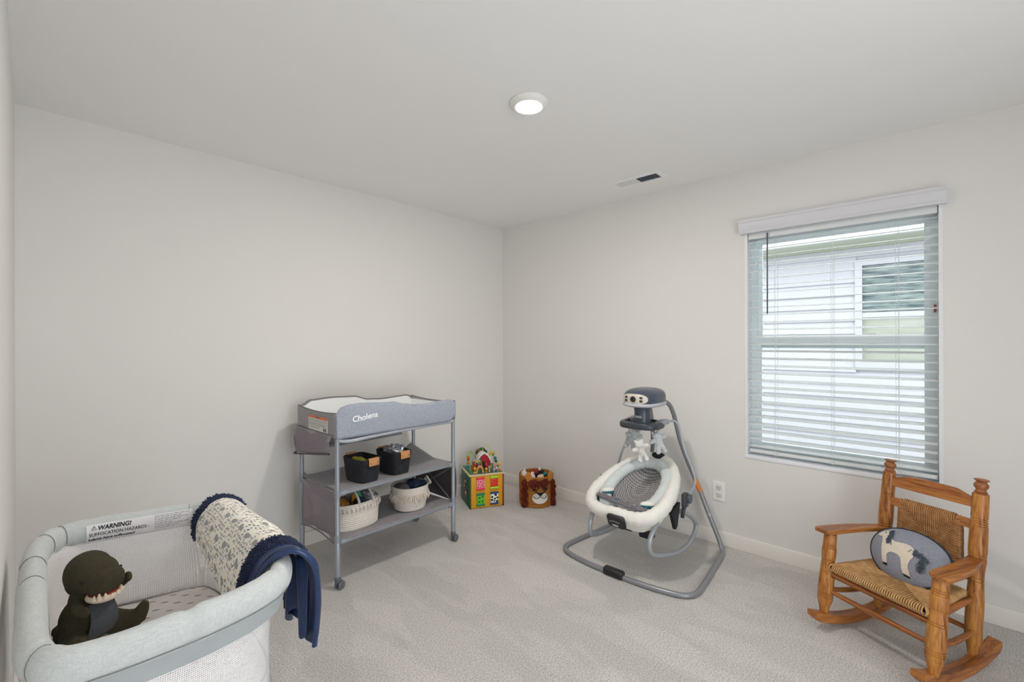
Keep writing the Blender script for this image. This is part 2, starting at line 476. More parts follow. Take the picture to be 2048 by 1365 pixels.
mb.box(3.302, 3.4, -7, NWY0 + .05, -.6, 2.5).box(3.302, 3.4, NWY1 - .05, 3, -.6, 2.5).box(3.302, 3.4, NWY0 + .05, NWY1 - .05, -.6, NWZ0 + .05).box(3.302, 3.4, NWY0 + .05, NWY1 - .05, NWZ1 - .05, 2.5)
mb.build('siding_wall', M_siding, nh, False, NO)
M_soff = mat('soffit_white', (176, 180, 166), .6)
MB().box(2.92, 3.4, -7, 3, 2.442, 2.455).build('soffit', M_soff, nh, False, NO)
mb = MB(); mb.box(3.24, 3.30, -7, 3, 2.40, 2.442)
mb.build('soffit_shade_strip', mat('soffit_shade_olive', (150, 154, 138), .6), nh, False, NO)  # olive strip under the eave, the soffit's shadow put into its colour
mb = MB(); pf = [(2.925, 2.44), (2.86, 2.44), (2.845, 2.47), (2.85, 2.50), (2.83, 2.54), (2.825, 2.56), (2.925, 2.56)]; k = len(pf)
mb.add([(x, -7, z) for x, z in pf] + [(x, 3, z) for x, z in pf], [tuple(range(k)), tuple(range(k, 2 * k))[::-1]] + [(a, (a + 1) % k, (a + 1) % k + k, a + k) for a in range(k)])
mb.build('gutter', mat('gutter_white', (200, 206, 200), .45), nh, True, NO, autos=25)
mb = MB(); mb.add([(2.90, -7, 2.565), (2.90, 3, 2.565), (5.4, 3, 3.6), (5.4, -7, 3.6)], [(0, 1, 2, 3)])
mb.build('roof', mat('shingle', (120, 116, 112), .9, .3, 30), nh, False, NO)
mb = MB(); a, b, c, d = NWY0, NWY1, NWZ0, NWZ1; t = .065
mb.box(3.262, 3.30, a, b, d - t, d).box(3.262, 3.30, a, b, c, c + .09).box(3.262, 3.30, a, a + t, c + .09, d - t).box(3.262, 3.30, b - t, b, c + .09, d - t)
nf = mb.build('window_trim', M_siding, nh, False, NO)
MB().box(3.268, 3.31, a + t, b - t, 1.61, 1.665).build('meeting_rail', M_siding, nf, False, NO)
mb = MB(); mb.box(3.300, 3.304, a + t, b - t, 1.665, d - t)
mb.build('upper_pane', mat('pane_reflection', (58, 72, 78), .08, col2=(128, 138, 136), vscale=5.0, stretch=(1, 1, 5), spec=.5), nf, False, NO)
MB().box(3.300, 3.304, a + t, b - t, c + .09, 1.61).build('lower_pane', mat('pane_screen', (150, 150, 142), .5, col2=(136, 140, 128), vscale=4, stretch=(1, .6, 6)), nf, False, NO)
mb = MB(); zz = 1.69
while zz < d - t:
    mb.box(3.2985, 3.2995, a + t, b - t, zz, zz + .012); zz += .046
mb.build('pane_blind_slats', mat('pane_slat', (34, 46, 54), .4, col2=(140, 152, 152), vscale=2.4, stretch=(1, 1, 7)), nf, False, NO)
g = struct(MB().box(.16, 12, -14, 10, -.7, -.6).build('floor_outside_ground', mat('gravel', (150, 150, 142), .95, .4, 12), smooth=False))
g.name = 'ground_outside'

# ------------------------------------------------------------------ ceiling fixtures, outlet
cl = thing('ceiling_light', 'round white flush downlight glowing in the ceiling', 'ceiling light', (-1.575, -1.705, 2.44)); CO = cl.location
pr = [(.0, -.001), (.086, -.001), (.087, -.006), (.078, -.020), (.067, -.026), (.061, -.0245), (.060, -.020), (0, -.020)]
MB().lathe([(max(r, .0005), z) for r, z in pr], 48).build('trim_ring', mat('fixture_white', (230, 228, 224), .4), cl)
MB().lathe([(.0005, -.0215), (.059, -.0215), (.059, -.0245), (.04, -.0265), (.0005, -.0275)], 40).build('diffuser', mat('lit_diffuser', (255, 250, 240), .4, emit=((255, 246, 232), 9.0)), cl)
L_CEIL = lamp('downlight_lamp', (0, 0, -.030), 15.0, .11, (1.0, .93, .86), (0, 0, 0), cl)

cv = thing('ceiling_vent', 'white rectangular air vent in the ceiling above the window wall', 'vent', (-.327, -1.593, 2.44)); VO = cv.location
mb = MB(); x0, x1, y0, y1 = -.394, -.260, -1.768, -1.418
for a in ((x0, x1, y0, y0 + .025), (x0, x1, y1 - .025, y1), (x0, x0 + .022, y0 + .025, y1 - .025), (x1 - .022, x1, y0 + .025, y1 - .025), (x0 + .022, x1 - .022, -1.597, -1.590)):
    mb.box(a[0], a[1], a[2], a[3], 2.432, 2.4395)
mb.build('frame', M_white, cv, False, VO)
MB().box(x0 + .02, x1 - .02, y0 + .02, y1 - .02, 2.4380, 2.4395).build('duct_shade_sheet', mat('duct_shade', (70, 78, 86), .8), cv, False, VO)  # flat dark sheet painted in place of the shaded duct recess
for bank, (a, b) in enumerate(((-1.590, y1 - .025), (y0 + .025, -1.597))):
    mb = MB(); n_ = 11
    for i in range(n_):
        yy = a + (b - a) * (i + .5) / n_; an = radians(-62 if bank == 0 else 48)
        mb.box(-.045, .045, -.0062, .0062, -.0006, .0006, Matrix.Translation((-.327, yy, 2.4345)) @ Matrix.Rotation(an if bank else radians(8), 4, 'X'))
    mb.build('louvre_bank', M_white if bank == 0 else mat('louvre_shaded', (150, 160, 168), .5), cv, False, VO)  # near bank is a darker copy of the white slats, shade in the colour

ol = thing('wall_outlet', 'white double electrical outlet low on the wall beside the baby swing', 'outlet', (-.001, -2.005, .351)); OO = ol.location
MB().bbox(-.0065, -.0005, -2.045, -1.965, .286, .416, .002).build('cover_plate', M_white, ol, True, OO)
for zc in (.375, .327):
    q = MB().bbox(-.0085, -.004, -2.022, -1.988, zc - .018, zc + .018, .004).build('receptacle', mat('receptacle_white', (222, 222, 220), .3), ol, True, OO)
    MB().box(-.0095, -.0084, -2.0125, -2.0105, zc - .004, zc + .008).box(-.0095, -.0084, -1.9995, -1.9975, zc - .004, zc + .008).tube([(-.0095, -2.005, zc - .010), (-.0084, -2.005, zc - .010)], .0028, 8).build('socket_slot', M_black, q, False, OO)

# ------------------------------------------------------------------ changing table
M_linen = weave_mat('grey_linen', (142, 149, 163), (166, 172, 184), 500)
M_linen2 = weave_mat('grey_linen_side', (138, 136, 138), (156, 154, 156), 500)
M_shelf = weave_mat('shelf_fabric', (128, 124, 128), (150, 146, 150), 400)
M_liner = mat('liner_white', (238, 233, 238), .6)
M_piping = mat('piping_grey', (118, 116, 118), .7)
M_net = mesh_mat('grey_net', (140, 130, 138), 1500, 1500, .9, .45)
ct = thing('changing_table', 'grey fabric baby changing table on castors with two shelves below the tray', 'changing table', (-1.58, -.435, 0)); T = ct.location
FY, BY = -.68, -.19
LEGS = {'fl': (-1.990, FY), 'fr': (-1.182, FY), 'bl': (-1.982, BY), 'br': (-1.162, BY)}
for kx, (x, y) in LEGS.items():
    ly = y; top = .822
    m_ = MB().tube([(x, ly, .075), (x, ly, .255), (x, ly, .26), (x, ly, top)], [.0155, .0155, .0125, .0125], 14)
    m_.tube([(x, ly, .262), (x, ly, .30)], .0155, 14).tube([(x, ly, .50), (x, ly, .545)], .0155, 14)
    sx = 1 if x < -1.5 else -1
    m_.bbox(x - .012 + sx * .012, x + .012 + sx * .014, ly - .012, ly + .012, .508, .536, .004)
    lg = m_.build('leg', M_steel, ct, True, T)
    c = MB(); yaw_ = radians(20 if kx[0] == 'f' else -30)
    Mx = Matrix.Translation((x, ly, 0)) @ Matrix.Rotation(yaw_, 4, 'Z')
    c.lathe([(.010, .04), (.016, .046), (.018, .066), (.013, .078), (.0126, .085)], 14, M=Mx)
    for sy in (-.013, .013):
        c.lathe([(.004, -.006), (.020, -.006), (.0235, -.003), (.0235, .003), (.020, .006), (.004, .006)], 20, M=Mx @ Matrix.Translation((.016, sy, .0235)) @ Matrix.Rotation(pi / 2, 4, 'X'))
    c.box(.004, .028, -.007, .007, .02, .047, Mx)
    c.build('castor', mat('castor_grey', (96, 100, 106), .4), lg, True, T)
# rails
mb = MB().tube(crv([(-1.985, FY, .815), (-1.955, FY - .004, .806), (-1.90, FY - .004, .801), (-1.80, FY - .004, .806), (-1.60, FY - .004, .812), (-1.36, FY, .814), (-1.18, FY, .814)]), .0115, 10)
mb.build('top_rail', mat('rail_silver', (176, 182, 192), .35, metal=.2), ct, True, T)
MB().tube([(-1.98, BY, .815), (-1.165, BY, .815)], .0115, 10).build('top_rail', M_steel, ct, True, T)
for z in (.523, .257):
    MB().tube([(-1.985, FY, z), (-1.185, FY, z)], .0125, 12).tube([(-1.975, FY, z), (-1.945, FY, z)], .0165, 12).tube([(-1.225, FY, z), (-1.195, FY, z)], .0165, 12).build('shelf_rail', M_steel, ct, True, T)
    MB().tube([(-1.98, BY, z - .015), (-1.165, BY, z - .015)], .011, 10).build('shelf_rail', M_steel, ct, True, T)
MB().tube([(-1.176, FY + .02, .50), (-1.165, BY - .01, .25)], .006, 8).tube([(-1.176, FY + .02, .27), (-1.165, BY - .01, .50)], .006, 8).build('cross_brace', mat('brace_grey', (92, 92, 98), .4), ct, True, T)
# tray
fprof = [(-2.000, .950), (-1.992, .972), (-1.975, .990), (-1.93, 1.000), (-1.88, 1.002), (-1.657, .990), (-1.57, .970), (-1.50, .957), (-1.42, .955), (-1.228, .962), (-1.195, .955), (-1.178, .935)]
bprof = [(-1.985, .957), (-1.927, .985), (-1.80, .990), (-1.643, .984), (-1.529, .954), (-1.42, .948), (-1.221, .956), (-1.164, .938)]
TX0, TX1 = -2.000, -1.172


def panel_y(tab, y0, bulge, nm, m_, zb=.826, th=.010, wr=.0):
    def S(u, v):
        x = TX0 + (TX1 - TX0) * u; zt = itp(x, tab); zz = zb + (zt - zb) * v
        if u > .93 and zb < .9: zz = max(zz, zb + (u - .93) / .07 * .035)
        return (x, y0 + bulge * sin(pi * v) * min(1, 6 * u, 6 * (1 - u)) + wr * noise.noise(Vector((x * 14, v * 3, y0 * 5))), zz)
    return MB().grid(S, 70, 12).build(nm, m_, ct, True, T, solid=th)


fp = panel_y(fprof, FY - .012, -.008, 'front_panel', M_linen, .822, .010, .004)
bp_ = panel_y(bprof, BY + .004, .004, 'back_panel', M_linen2)


def panel_x(x0, zc, nm, m_, off=0, zb=.826, th=.01):
    def S(u, v):
        y = FY - .008 + (BY - FY + .012) * u; zt = zc + .012 * (2 * u - 1) ** 2
        return (x0 + off, y, zb + (zt - zb) * v)
    return MB().grid(S, 20, 6).build(nm, m_, ct, True, T, solid=th)


sp_ = panel_x(TX0 + .002, .948, 'side_panel', M_linen2)
panel_x(TX1 - .002, .936, 'side_panel', M_linen2)
# white lining and pad
mb = MB()
mb.grid(lambda u, v: (TX0 + .012 + (TX1 - TX0 - .024) * u, FY + .004 + .02 * (1 - v), .86 + (itp(TX0 + (TX1 - TX0) * u, fprof) - .004 - .86) * v), 60, 4)
mb.grid(lambda u, v: (TX0 + .012 + (TX1 - TX0 - .024) * u, BY - .006 - .04 * (1 - v), .86 + (itp(TX0 + (TX1 - TX0) * u, bprof) - .004 - .86) * v), 60, 4)
mb.grid(lambda u, v: (TX0 + .011 + .04 * (1 - v), FY + (BY - FY) * u, .86 + (.944 - .86) * v), 10, 4)
mb.grid(lambda u, v: (TX1 - .011 - .03 * (1 - v), FY + (BY - FY) * u, .86 + (.93 - .86) * v), 10, 4)
mb.build('lining', M_liner, ct, True, T)
MB().bbox(TX0 + .02, TX1 - .02, FY + .012, BY - .012, .828, .872, .015).build('changing_pad', M_liner, ct, True, T)
MB().tube([(TX0 + (TX1 - TX0) * i / 60, FY - .012, itp(TX0 + (TX1 - TX0) * i / 60, fprof) + .001) for i in range(61)], .0045, 8).build('edge_piping', M_linen, ct, True, T)
MB().tube([(TX0 + (TX1 - TX0) * i / 60, BY + .004, itp(TX0 + (TX1 - TX0) * i / 60, bprof) + .001) for i in range(61)], .0045, 8).build('edge_piping', M_piping, ct, True, T)
for xx, zc in ((TX0 + .002, .948), (TX1 - .002, .936)):
    MB().tube([(xx, FY - .01 + (BY - FY + .014) * i / 20, zc + .001 + .012 * (2 * i / 20 - 1) ** 2) for i in range(21)], .005, 8).build('edge_piping', M_piping, ct, True, T)
MB().tube([(TX1 - .03, BY - .012, .865), (TX1 - .024, BY - .010, .945)], .002, 6).build('liner_seam', M_piping, ct, True, T)
MXZ = Matrix.Rotation(pi / 2, 4, 'X')
lg = text_mesh('brand_lettering', 'Cholena', .046, Matrix.Translation((-1.915, 0, .905)) @ MXZ, mat('print_white', (246, 246, 250), .5), ct, .0010, 0)
for v in lg.data.vertices:
    x, z = v.co.x, v.co.z; q = (z - .822) / (itp(x, fprof) - .822)
    v.co = (x - T[0], FY - .012 - .008 * sin(pi * q) + .004 * noise.noise(Vector((x * 14, q * 3, (FY - .012) * 5))) - .0072 - T[1], z + (x + 1.915) * .10)
# warning label on the left side
lb = MB().box(TX0 - .0065, TX0 - .0045, -.60, -.35, .842, .925).build('care_label', mat('label_white', (226, 226, 222), .5), ct, False, T)
MB().box(TX0 - .0072, TX0 - .0066, -.60, -.35, .911, .925).build('orange_band', mat('label_orange', (226, 112, 50), .5), lb, False, T)
mb = MB(); random.seed(3)
for i in range(10):
    zz = .902 - i * .0055; y = -.35 - .006
    while y > -.59 + (.09 if i > 6 else 0) + (.02 if i % 3 == 2 else 0):
        wl = random.uniform(.006, .018); mb.box(TX0 - .0072, TX0 - .0066, y - wl, y, zz, zz + .0016 + (.001 if i in (0, 5) else 0)); y -= wl + .004
for q in (-.585, -.562): mb.box(TX0 - .0072, TX0 - .0066, q, q + .017, .847, .865)
mb.box(TX0 - .0074, TX0 - .0068, -.50, -.45, .914, .921)
mb.build('label_print', mat('print_grey', (96, 96, 98), .6), lb, False, T)
# pockets hanging under the left side and along the back
mb = MB()
mb.grid(lambda u, v: (TX0 - .012 - .03 * sin(pi * v) * sin(pi * u) ** .5, -.635 + .46 * u, .835 - (.105 + .055 * u) * v + .006 * sin(u * 9)), 24, 12)
mb.build('side_pocket', M_net, ct, True, T)
MB().grid(lambda u, v: (TX0 - .012 - .012 * v, -.66 + .49 * u, .838 - (.028 + .03 * (max(0, u - .62) > 0) * min(1, (u - .62) * 12) + .02 * sin(u * 13) ** 2) * v), 40, 5).build('pocket_flap', M_linen2, ct, True, T)
MB().tube(crv([(TX0 - .014, -.635, .735), (TX0 - .02, -.4, .70), (TX0 - .014, -.175, .672), (-1.7, BY + .03, .675), (-1.45, BY + .03, .68), (-1.27, BY + .03, .70)]), .0045, 8).build('pocket_hem', M_dkplas, ct, True, T)
MB().grid(lambda u, v: (TX0 - .01 + .73 * u, BY + .016 + .03 * sin(pi * v), .835 - (.16 - .025 * u * u) * v), 30, 8).build('back_pocket', M_net, ct, True, T)
MB().bbox(TX0 - .01, -1.27, BY - .02, BY + .034, .672, .69, .006).build('pocket_base', M_linen2, ct, True, T)


# fabric shelves
def shelf(z, nm):
    def S(u, v):
        x = -1.978 + .80 * u; y = FY - .012 + (BY - FY + .02) * v
        zz = z + .012 - .016 * v - .012 * sin(pi * u) * sin(pi * v)
        if z > .4: zz += .075 * max(0, (u - .78) / .22) ** 1.4 * max(0, (v - .45) / .55)
        return (x, y, zz)
    return MB().grid(S, 40, 24).build(nm, M_shelf, ct, True, T, solid=.004)


shelf(.523, 'middle_shelf'); shelf(.257, 'lower_shelf')
MB().grid(lambda u, v: (-1.980 - .012 * v, FY + .02 + (BY - FY - .03) * u, .524 - .012 * u - (.095 - .075 * u) * v), 16, 6).build('shelf_flap', M_shelf, ct, True, T, solid=.003)
MB().grid(lambda u, v: (-1.984 - .03 * sin(pi * v) * sin(pi * u) - .008 * sin(u * 16) * v, FY + .012 + (BY - FY - .024) * u, .515 - (.275 + .012 * u - .03 * sin(pi * u)) * v), 34, 18).build('side_net', M_net, ct, True, T)
MB().tube([(-1.990, FY + .012, .240), (-1.996, -.5, .262), (-1.996, -.35, .258), (-1.990, BY - .012, .230)], .004, 6).build('net_hem', M_piping, ct, True, T)
MB().grid(lambda u, v: (-1.156 + .01 * sin(pi * v), FY + .01 + (BY - FY - .02) * u, .515 - .25 * v), 12, 8).build('end_panel', mat('end_panel_fabric', (84, 80, 86), .85, .2, 60), ct, True, T, solid=.003)


# ------------------------------------------------------------------ baskets
def rope_profile(r0, r1, z0, z1, pitch, curve=0.0):
    """ribbed profile of coiled rope"""
    pr = []; n_ = max(3, int((z1 - z0) / pitch))
    for i in range(n_):
        for q in range(5):
            t = (i + q / 5) / n_; z = z0 + (z1 - z0) * t; r = r0 + (r1 - r0) * t + curve * sin(pi * t)
            pr.append((r + pitch * .30 * (sin(pi * q / 5)), z))
    pr.append((r0 + (r1 - r0), z1)); return pr


def sq(a, e):   # squareness wobble, superellipse radius
    return (abs(cos(a)) ** e + abs(sin(a)) ** e) ** (-1 / e)


def rope_basket(name, m, parent, r0, r1, h, pitch, e=2.0, sx=1, sy=1, th=.006, curve=0.0, dip=0.0):
    pr = rope_profile(r0, r1, .006, h, pitch, curve)
    inner = [(r1 - .001, h + .002), (r1 - th, h + .001)] + [(r0 + (r1 - r0) * t + curve * sin(pi * t) - th, .006 + (h - .006) * t) for t in (.9, .7, .5, .3, .1)] + [(r0 - th, .010), (.001, .010)]
    prof_ = [(.001, 0.0), (r0 - .004, 0.0), (r0 + .001, .003)] + pr + inner
    mb = MB(); mb.lathe(prof_, 64, None, sx, sy, True, lambda a, z: sq(a, e))
    if dip:
        mb.v = [(x, y, z - dip * (z / h) ** 3 * (abs(x) < abs(y) + .2) * (cos(atan2(y / sy, x / sx) * 1) ** 2) * 0 + 0) for x, y, z in mb.v]
    return mb.build(name, m, parent, True, autos=70)


M_navyrope = mat('charcoal_rope', (38, 40, 48), .85, .25, 60, .3, 500)
M_leather = mat('tan_leather', (196, 140, 92), .5, .15, 20)
M_brass = mat('brass_rivet', (150, 116, 70), .3, metal=.8)


def dark_basket(loc, rz, label):
    b = thing('storage_basket', label, 'basket', loc, rz, 'dark rope baskets on the middle shelf')
    rope_basket('basket_body', M_navyrope, b, .074, .090, .138, .0058, 5.0, .80, 1.22, .007)
    for s in (-1, 1):
        M_ = Matrix.Rotation(0 if s < 0 else pi, 4, 'Z') @ Matrix.Translation((0, -.116, .128))
        hb = MB().bbox(-.034, .034, -.004, .001, -.026, .016, .002, M_).bbox(-.034, .034, .010, .014, -.02, .016, .0015, M_).bbox(-.034, .034, -.003, .014, .012, .018, .002, M_).build('handle', M_leather, b)
        for q in (-.024, .024): MB().ball(M_ @ Vector((q, -.0045, -.008)), (.005, .0025, .005), 10).build('rivet', M_brass, hb)
    return b


SH = .531
dark_basket((-1.782, -.565, SH), radians(6), 'dark rope basket with tan leather handles, holding a yellow packet, nearer the front left leg')
dark_basket((-1.560, -.555, SH), radians(4), 'dark rope basket with tan leather handles, full of silvery crumpled wrap')
o = MB().ball((0, 0, 0), (.03, .045, .05), 20, .5, nz=.25, ns=30).build('yellow_packet', mat('packet_yellow', (190, 182, 60), .45, .2, 40), None)
o.location = (-1.795, -.535, SH + .082); o.rotation_euler = (.3, .5, .6); tag(o, 'yellow soft packet tucked in the left dark basket', 'packet')
o = MB().ball((0, 0, 0), (.052, .07, .045), 56, .8, nz=.5, ns=38, seed=3).build('crumpled_wrap', mat('silver_wrap', (216, 220, 232), .22, .6, 55, .8, 60, metal=.55), None, True, autos=0)
o.location = (-1.555, -.555, SH + .122); tag(o, 'silver crumpled plastic wrap heaped in the right dark basket', 'wrap')

# divided white caddy on the lower shelf
M_cream = mat('cream_rope', (222, 215, 206), .85, .08, 90, .3, 500)
SL = .266
cx, cy = -1.815, -.475
cdy = thing('rope_caddy', 'large white rope caddy with braided band and divider handles on the lower shelf', 'basket', (cx, cy, SL), radians(2))
rope_basket('basket_body', M_cream, cdy, .150, .158, .150, .0105, 2.6, 1.0, .98, .009)
mb = MB()
for i in range(44):
    a = 2 * pi * i / 44; q = .1635 * sq(a, 2.6)
    for s in (0, 1):
        a2 = a + .07; q2 = .1635 * sq(a2, 2.6); zc = .122
        mb.tube([(q * cos(a), q * .98 * sin(a), zc + (.013 if s else -.013)), (q2 * cos(a2) * 1.012, q2 * .98 * sin(a2) * 1.012, zc), ], [.004, .0055], 6)
mb.build('braided_band', M_cream, cdy)
for yy, nm in ((-.045, 'handle'), (.055, 'handle')):
    mb = MB().tube(crv([(-.008 + .02, yy - .085, .10), (.012, yy - .085, .16), (.012, yy - .04, .205), (.012, yy + .02, .21), (.012, yy + .07, .165), (.012, yy + .07, .11)], 8), .011, 8, sy=.45)
for xx in (-.025, .065):
    MB().tube(crv([(xx, -.150, .12), (xx, -.145, .17), (xx, -.07, .225), (xx, .04, .225), (xx, .13, .17), (xx, .145, .11)], 8), .012, 8, sy=.4).build('handle', mat('caddy_cotton', (226, 220, 212), .8), cdy)
MB().box(-.028, -.022, -.13, .13, .02, .12).box(.062, .068, -.13, .13, .02, .12).build('divider', mat('caddy_cotton', (226, 220, 212), .8), cdy)


def lump(name, loc, r, m, label, cat, nz=.35, ns=28, seed=0, e=.8, rot=(0, 0, 0), group=None):
    o = MB().ball((0, 0, 0), r, 32, e, nz=nz, ns=ns, seed=seed).build(name, m, None, True, autos=0)
    o.location = loc; o.rotation_euler = rot; return tag(o, label, cat, group)


lump('folded_cloth', (cx - .080, cy - .020, SL + .118), (.044, .082, .046), mat('mustard_cloth', (176, 122, 38), .8, .4, 25), 'mustard brown cloth bundled at the left of the white caddy', 'cloth', .28, 30, 1)
lump('folded_cloth', (cx + .02, cy + .07, SL + .13), (.034, .06, .05), mat('grey_cloth', (150, 150, 146), .85, .2, 25), 'pale grey cloth rolled in the middle of the white caddy', 'cloth', .3, 20, 2)
lump('rolled_garment', (cx + .022, cy - .085, SL + .128), (.032, .045, .034), mat('navy_knit', (40, 50, 66), .85, .3, 60), 'small navy garment rolled at the front of the white caddy', 'garment', .4, 40, 5)
lump('folded_cloth', (cx + .105, cy - .04, SL + .13), (.034, .09, .038), mat('print_cloth', (222, 226, 230), .8, 0, 60, col2=(96, 116, 140)), 'white and blue printed cloth folded at the right end of the white caddy', 'cloth', .35, 30, 7)
lump('nappy_roll', (cx + .10, cy + .06, SL + .155), (.022, .03, .04), mat('pale_blue_cloth', (168, 196, 208), .8, .1, 25), 'pale blue rolled nappy standing behind the printed cloth in the caddy', 'nappy', .1, 20, 8)
mb = MB()
for i in range(4):
    mb.tube(crv([(-.01 + i * .006, -.05, .10), (-.012 + i * .008, -.06, .165 - i * .004), (.006 + i * .004, -.045 + i * .004, .175 - i * .004), (.004 + i * .003, -.03, .12)], 8), .0032, 6)
o = mb.build('striped_bib', mat('bib_edge_orange', (214, 150, 52), .7), None); o.location = (cx, cy, SL); tag(o, 'thin orange-edged bib standing in the white caddy', 'bib')
mb = MB()
for i in range(4):
    mb.tube(crv([(.02 + i * .005, -.07, .09), (.028 + i * .006, -.06, .15), (.034 + i * .005, -.03 + i * .006, .19 - i * .005), (.03 + i * .004, -.01, .13)], 8), .0032, 6)
o = mb.build('striped_bib', mat('bib_edge_green', (66, 176, 128), .7), None); o.location = (cx, cy, SL); tag(o, 'thin green-edged bib standing in the white caddy', 'bib')
o = MB().bbox(-.02, .03, -.012, .012, 0, .02, .004).build('wipes_pack', mat('pack_white', (224, 226, 228), .4), None); o.location = (cx - .01, cy + .02, SL + .17); o.rotation_euler = (.2, .1, .4); tag(o, 'small white box lid lying on top of the grey cloth in the caddy', 'box')

# fringed basket
fx, fy = -1.425, -.53
fb = thing('fringed_basket', 'small white rope basket with shaggy fringe and knotted handle, right end of lower shelf', 'basket', (fx, fy, SL), radians(0))
rope_basket('basket_body', M_cream, fb, .098, .120, .150, .0068, 2.2, 1.0, .95, .008)
mb = MB(); random.seed(11)
for i in range(420):
    a = random.uniform(0, 2 * pi); t = random.uniform(.44, .66); q = (.098 + .022 * t + .001) * sq(a, 2.2)
    a1 = a + random.uniform(-.06, .06); L_ = random.uniform(.012, .026)
    p0 = Vector((q * cos(a), q * .95 * sin(a), .15 * t + .008)); out = Vector((cos(a), .95 * sin(a), 0))
    mb.tube([p0, p0 + out * .010 + Vector((0, 0, .001)), p0 + out * (.012 + random.uniform(0, .006)) + Vector((.1 * (a1 - a), .1 * (a1 - a), -L_))], [.0022, .002, .001], 4)
mb.build('fringe', mat('fringe_cream', (226, 216, 200), .9, .15, 80), fb)
mb = MB()
for s in (-1, 1):
    c = Vector((.122, -.012, .150))
    mb.tube([c + Vector((.012 + .008 * sin(2 * a), s * .006 + .022 * cos(a), .020 * sin(a) + s * .004)) for a in [2 * pi * i / 24 for i in range(24)]], .0058, 8, True)
mb.build('knot_handle', M_cream, fb)
lump('folded_cloth', (fx - .055, fy + .0, SL + .125), (.045, .075, .034), mat('taupe_cloth', (128, 122, 124), .85, .2, 25), 'grey folded cloth in the left half of the fringed basket', 'cloth', .3, 20, 12)
lump('folded_garment', (fx + .035, fy - .005, SL + .138), (.062, .07, .036), mat('navy_cloth', (36, 56, 86), .75, .45, 30), 'navy blue garment heaped in the right half of the fringed basket', 'garment', .5, 24, 13)

# ------------------------------------------------------------------ activity cube
M_birch = mat('birch', (222, 200, 150), .5, .08, 20)
M_yel = mat('paint_yellow', (222, 162, 22), .45, .1, 6); M_grn = mat('paint_green', (26, 92, 62), .5, .15, 6); M_redp = mat('paint_red', (150, 26, 30), .5)
ac = thing('activity_cube', 'wooden yellow and green activity cube topped with bead wires and a toy barn', 'toy', (-.718, -.325, 0), radians(-27.4))
S_ = .288
MB().bbox(.004, S_ - .012, 0, .010, .004, .262, .0015).build('front_panel', M_yel, ac)
MB().box(.0, .012, .0, .014, .0, .262).box(0, .010, .014, S_, .0, .262).build('side_panel', M_grn, ac)
MB().box(S_ - .012, S_, .0, S_, .0, .262).build('side_panel', M_redp, ac)
MB().box(.010, S_ - .012, S_ - .010, S_, .0, .262).build('back_panel', mat('paint_blue', (36, 70, 120), .5), ac)
MB().box(.01, S_ - .012, .01, S_ - .01, .0, .012).build('base_board', M_birch, ac)
# arched maze window in the green side
ms = MB(); P = [(.09, .06), (.20, .06), (.20, .20), (.18, .225), (.145, .235), (.11, .225), (.09, .20)]
ms.poly(P, .002, Matrix(((0, 0, -1, -.0005), (1, 0, 0, 0), (0, 1, 0, 0), (0, 0, 0, 1))))
sm = ms.build('maze_window', mat('maze_dark', (52, 46, 40), .5, .3, 40), ac, False)
for q, zz, cc in ((.12, .10, 0), (.16, .15, 0), (.13, .19, 0)): MB().ball((-.006, q, zz), (.006, .014, .014), 14).build('maze_bead', mat('bead_pinkish', (196, 150, 130), .4), sm)
mt = MB().bbox(-.007, S_ + .005, -.008, S_ + .006, .262, .276, .003).build('top_board', M_birch, ac)
MB().box(.004, S_ - .006, .004, S_ - .004, .276, .2775).build('painted_top', mat('top_paint', (64, 128, 52), .5, 0, 9, col2=(48, 100, 120)), mt, False)
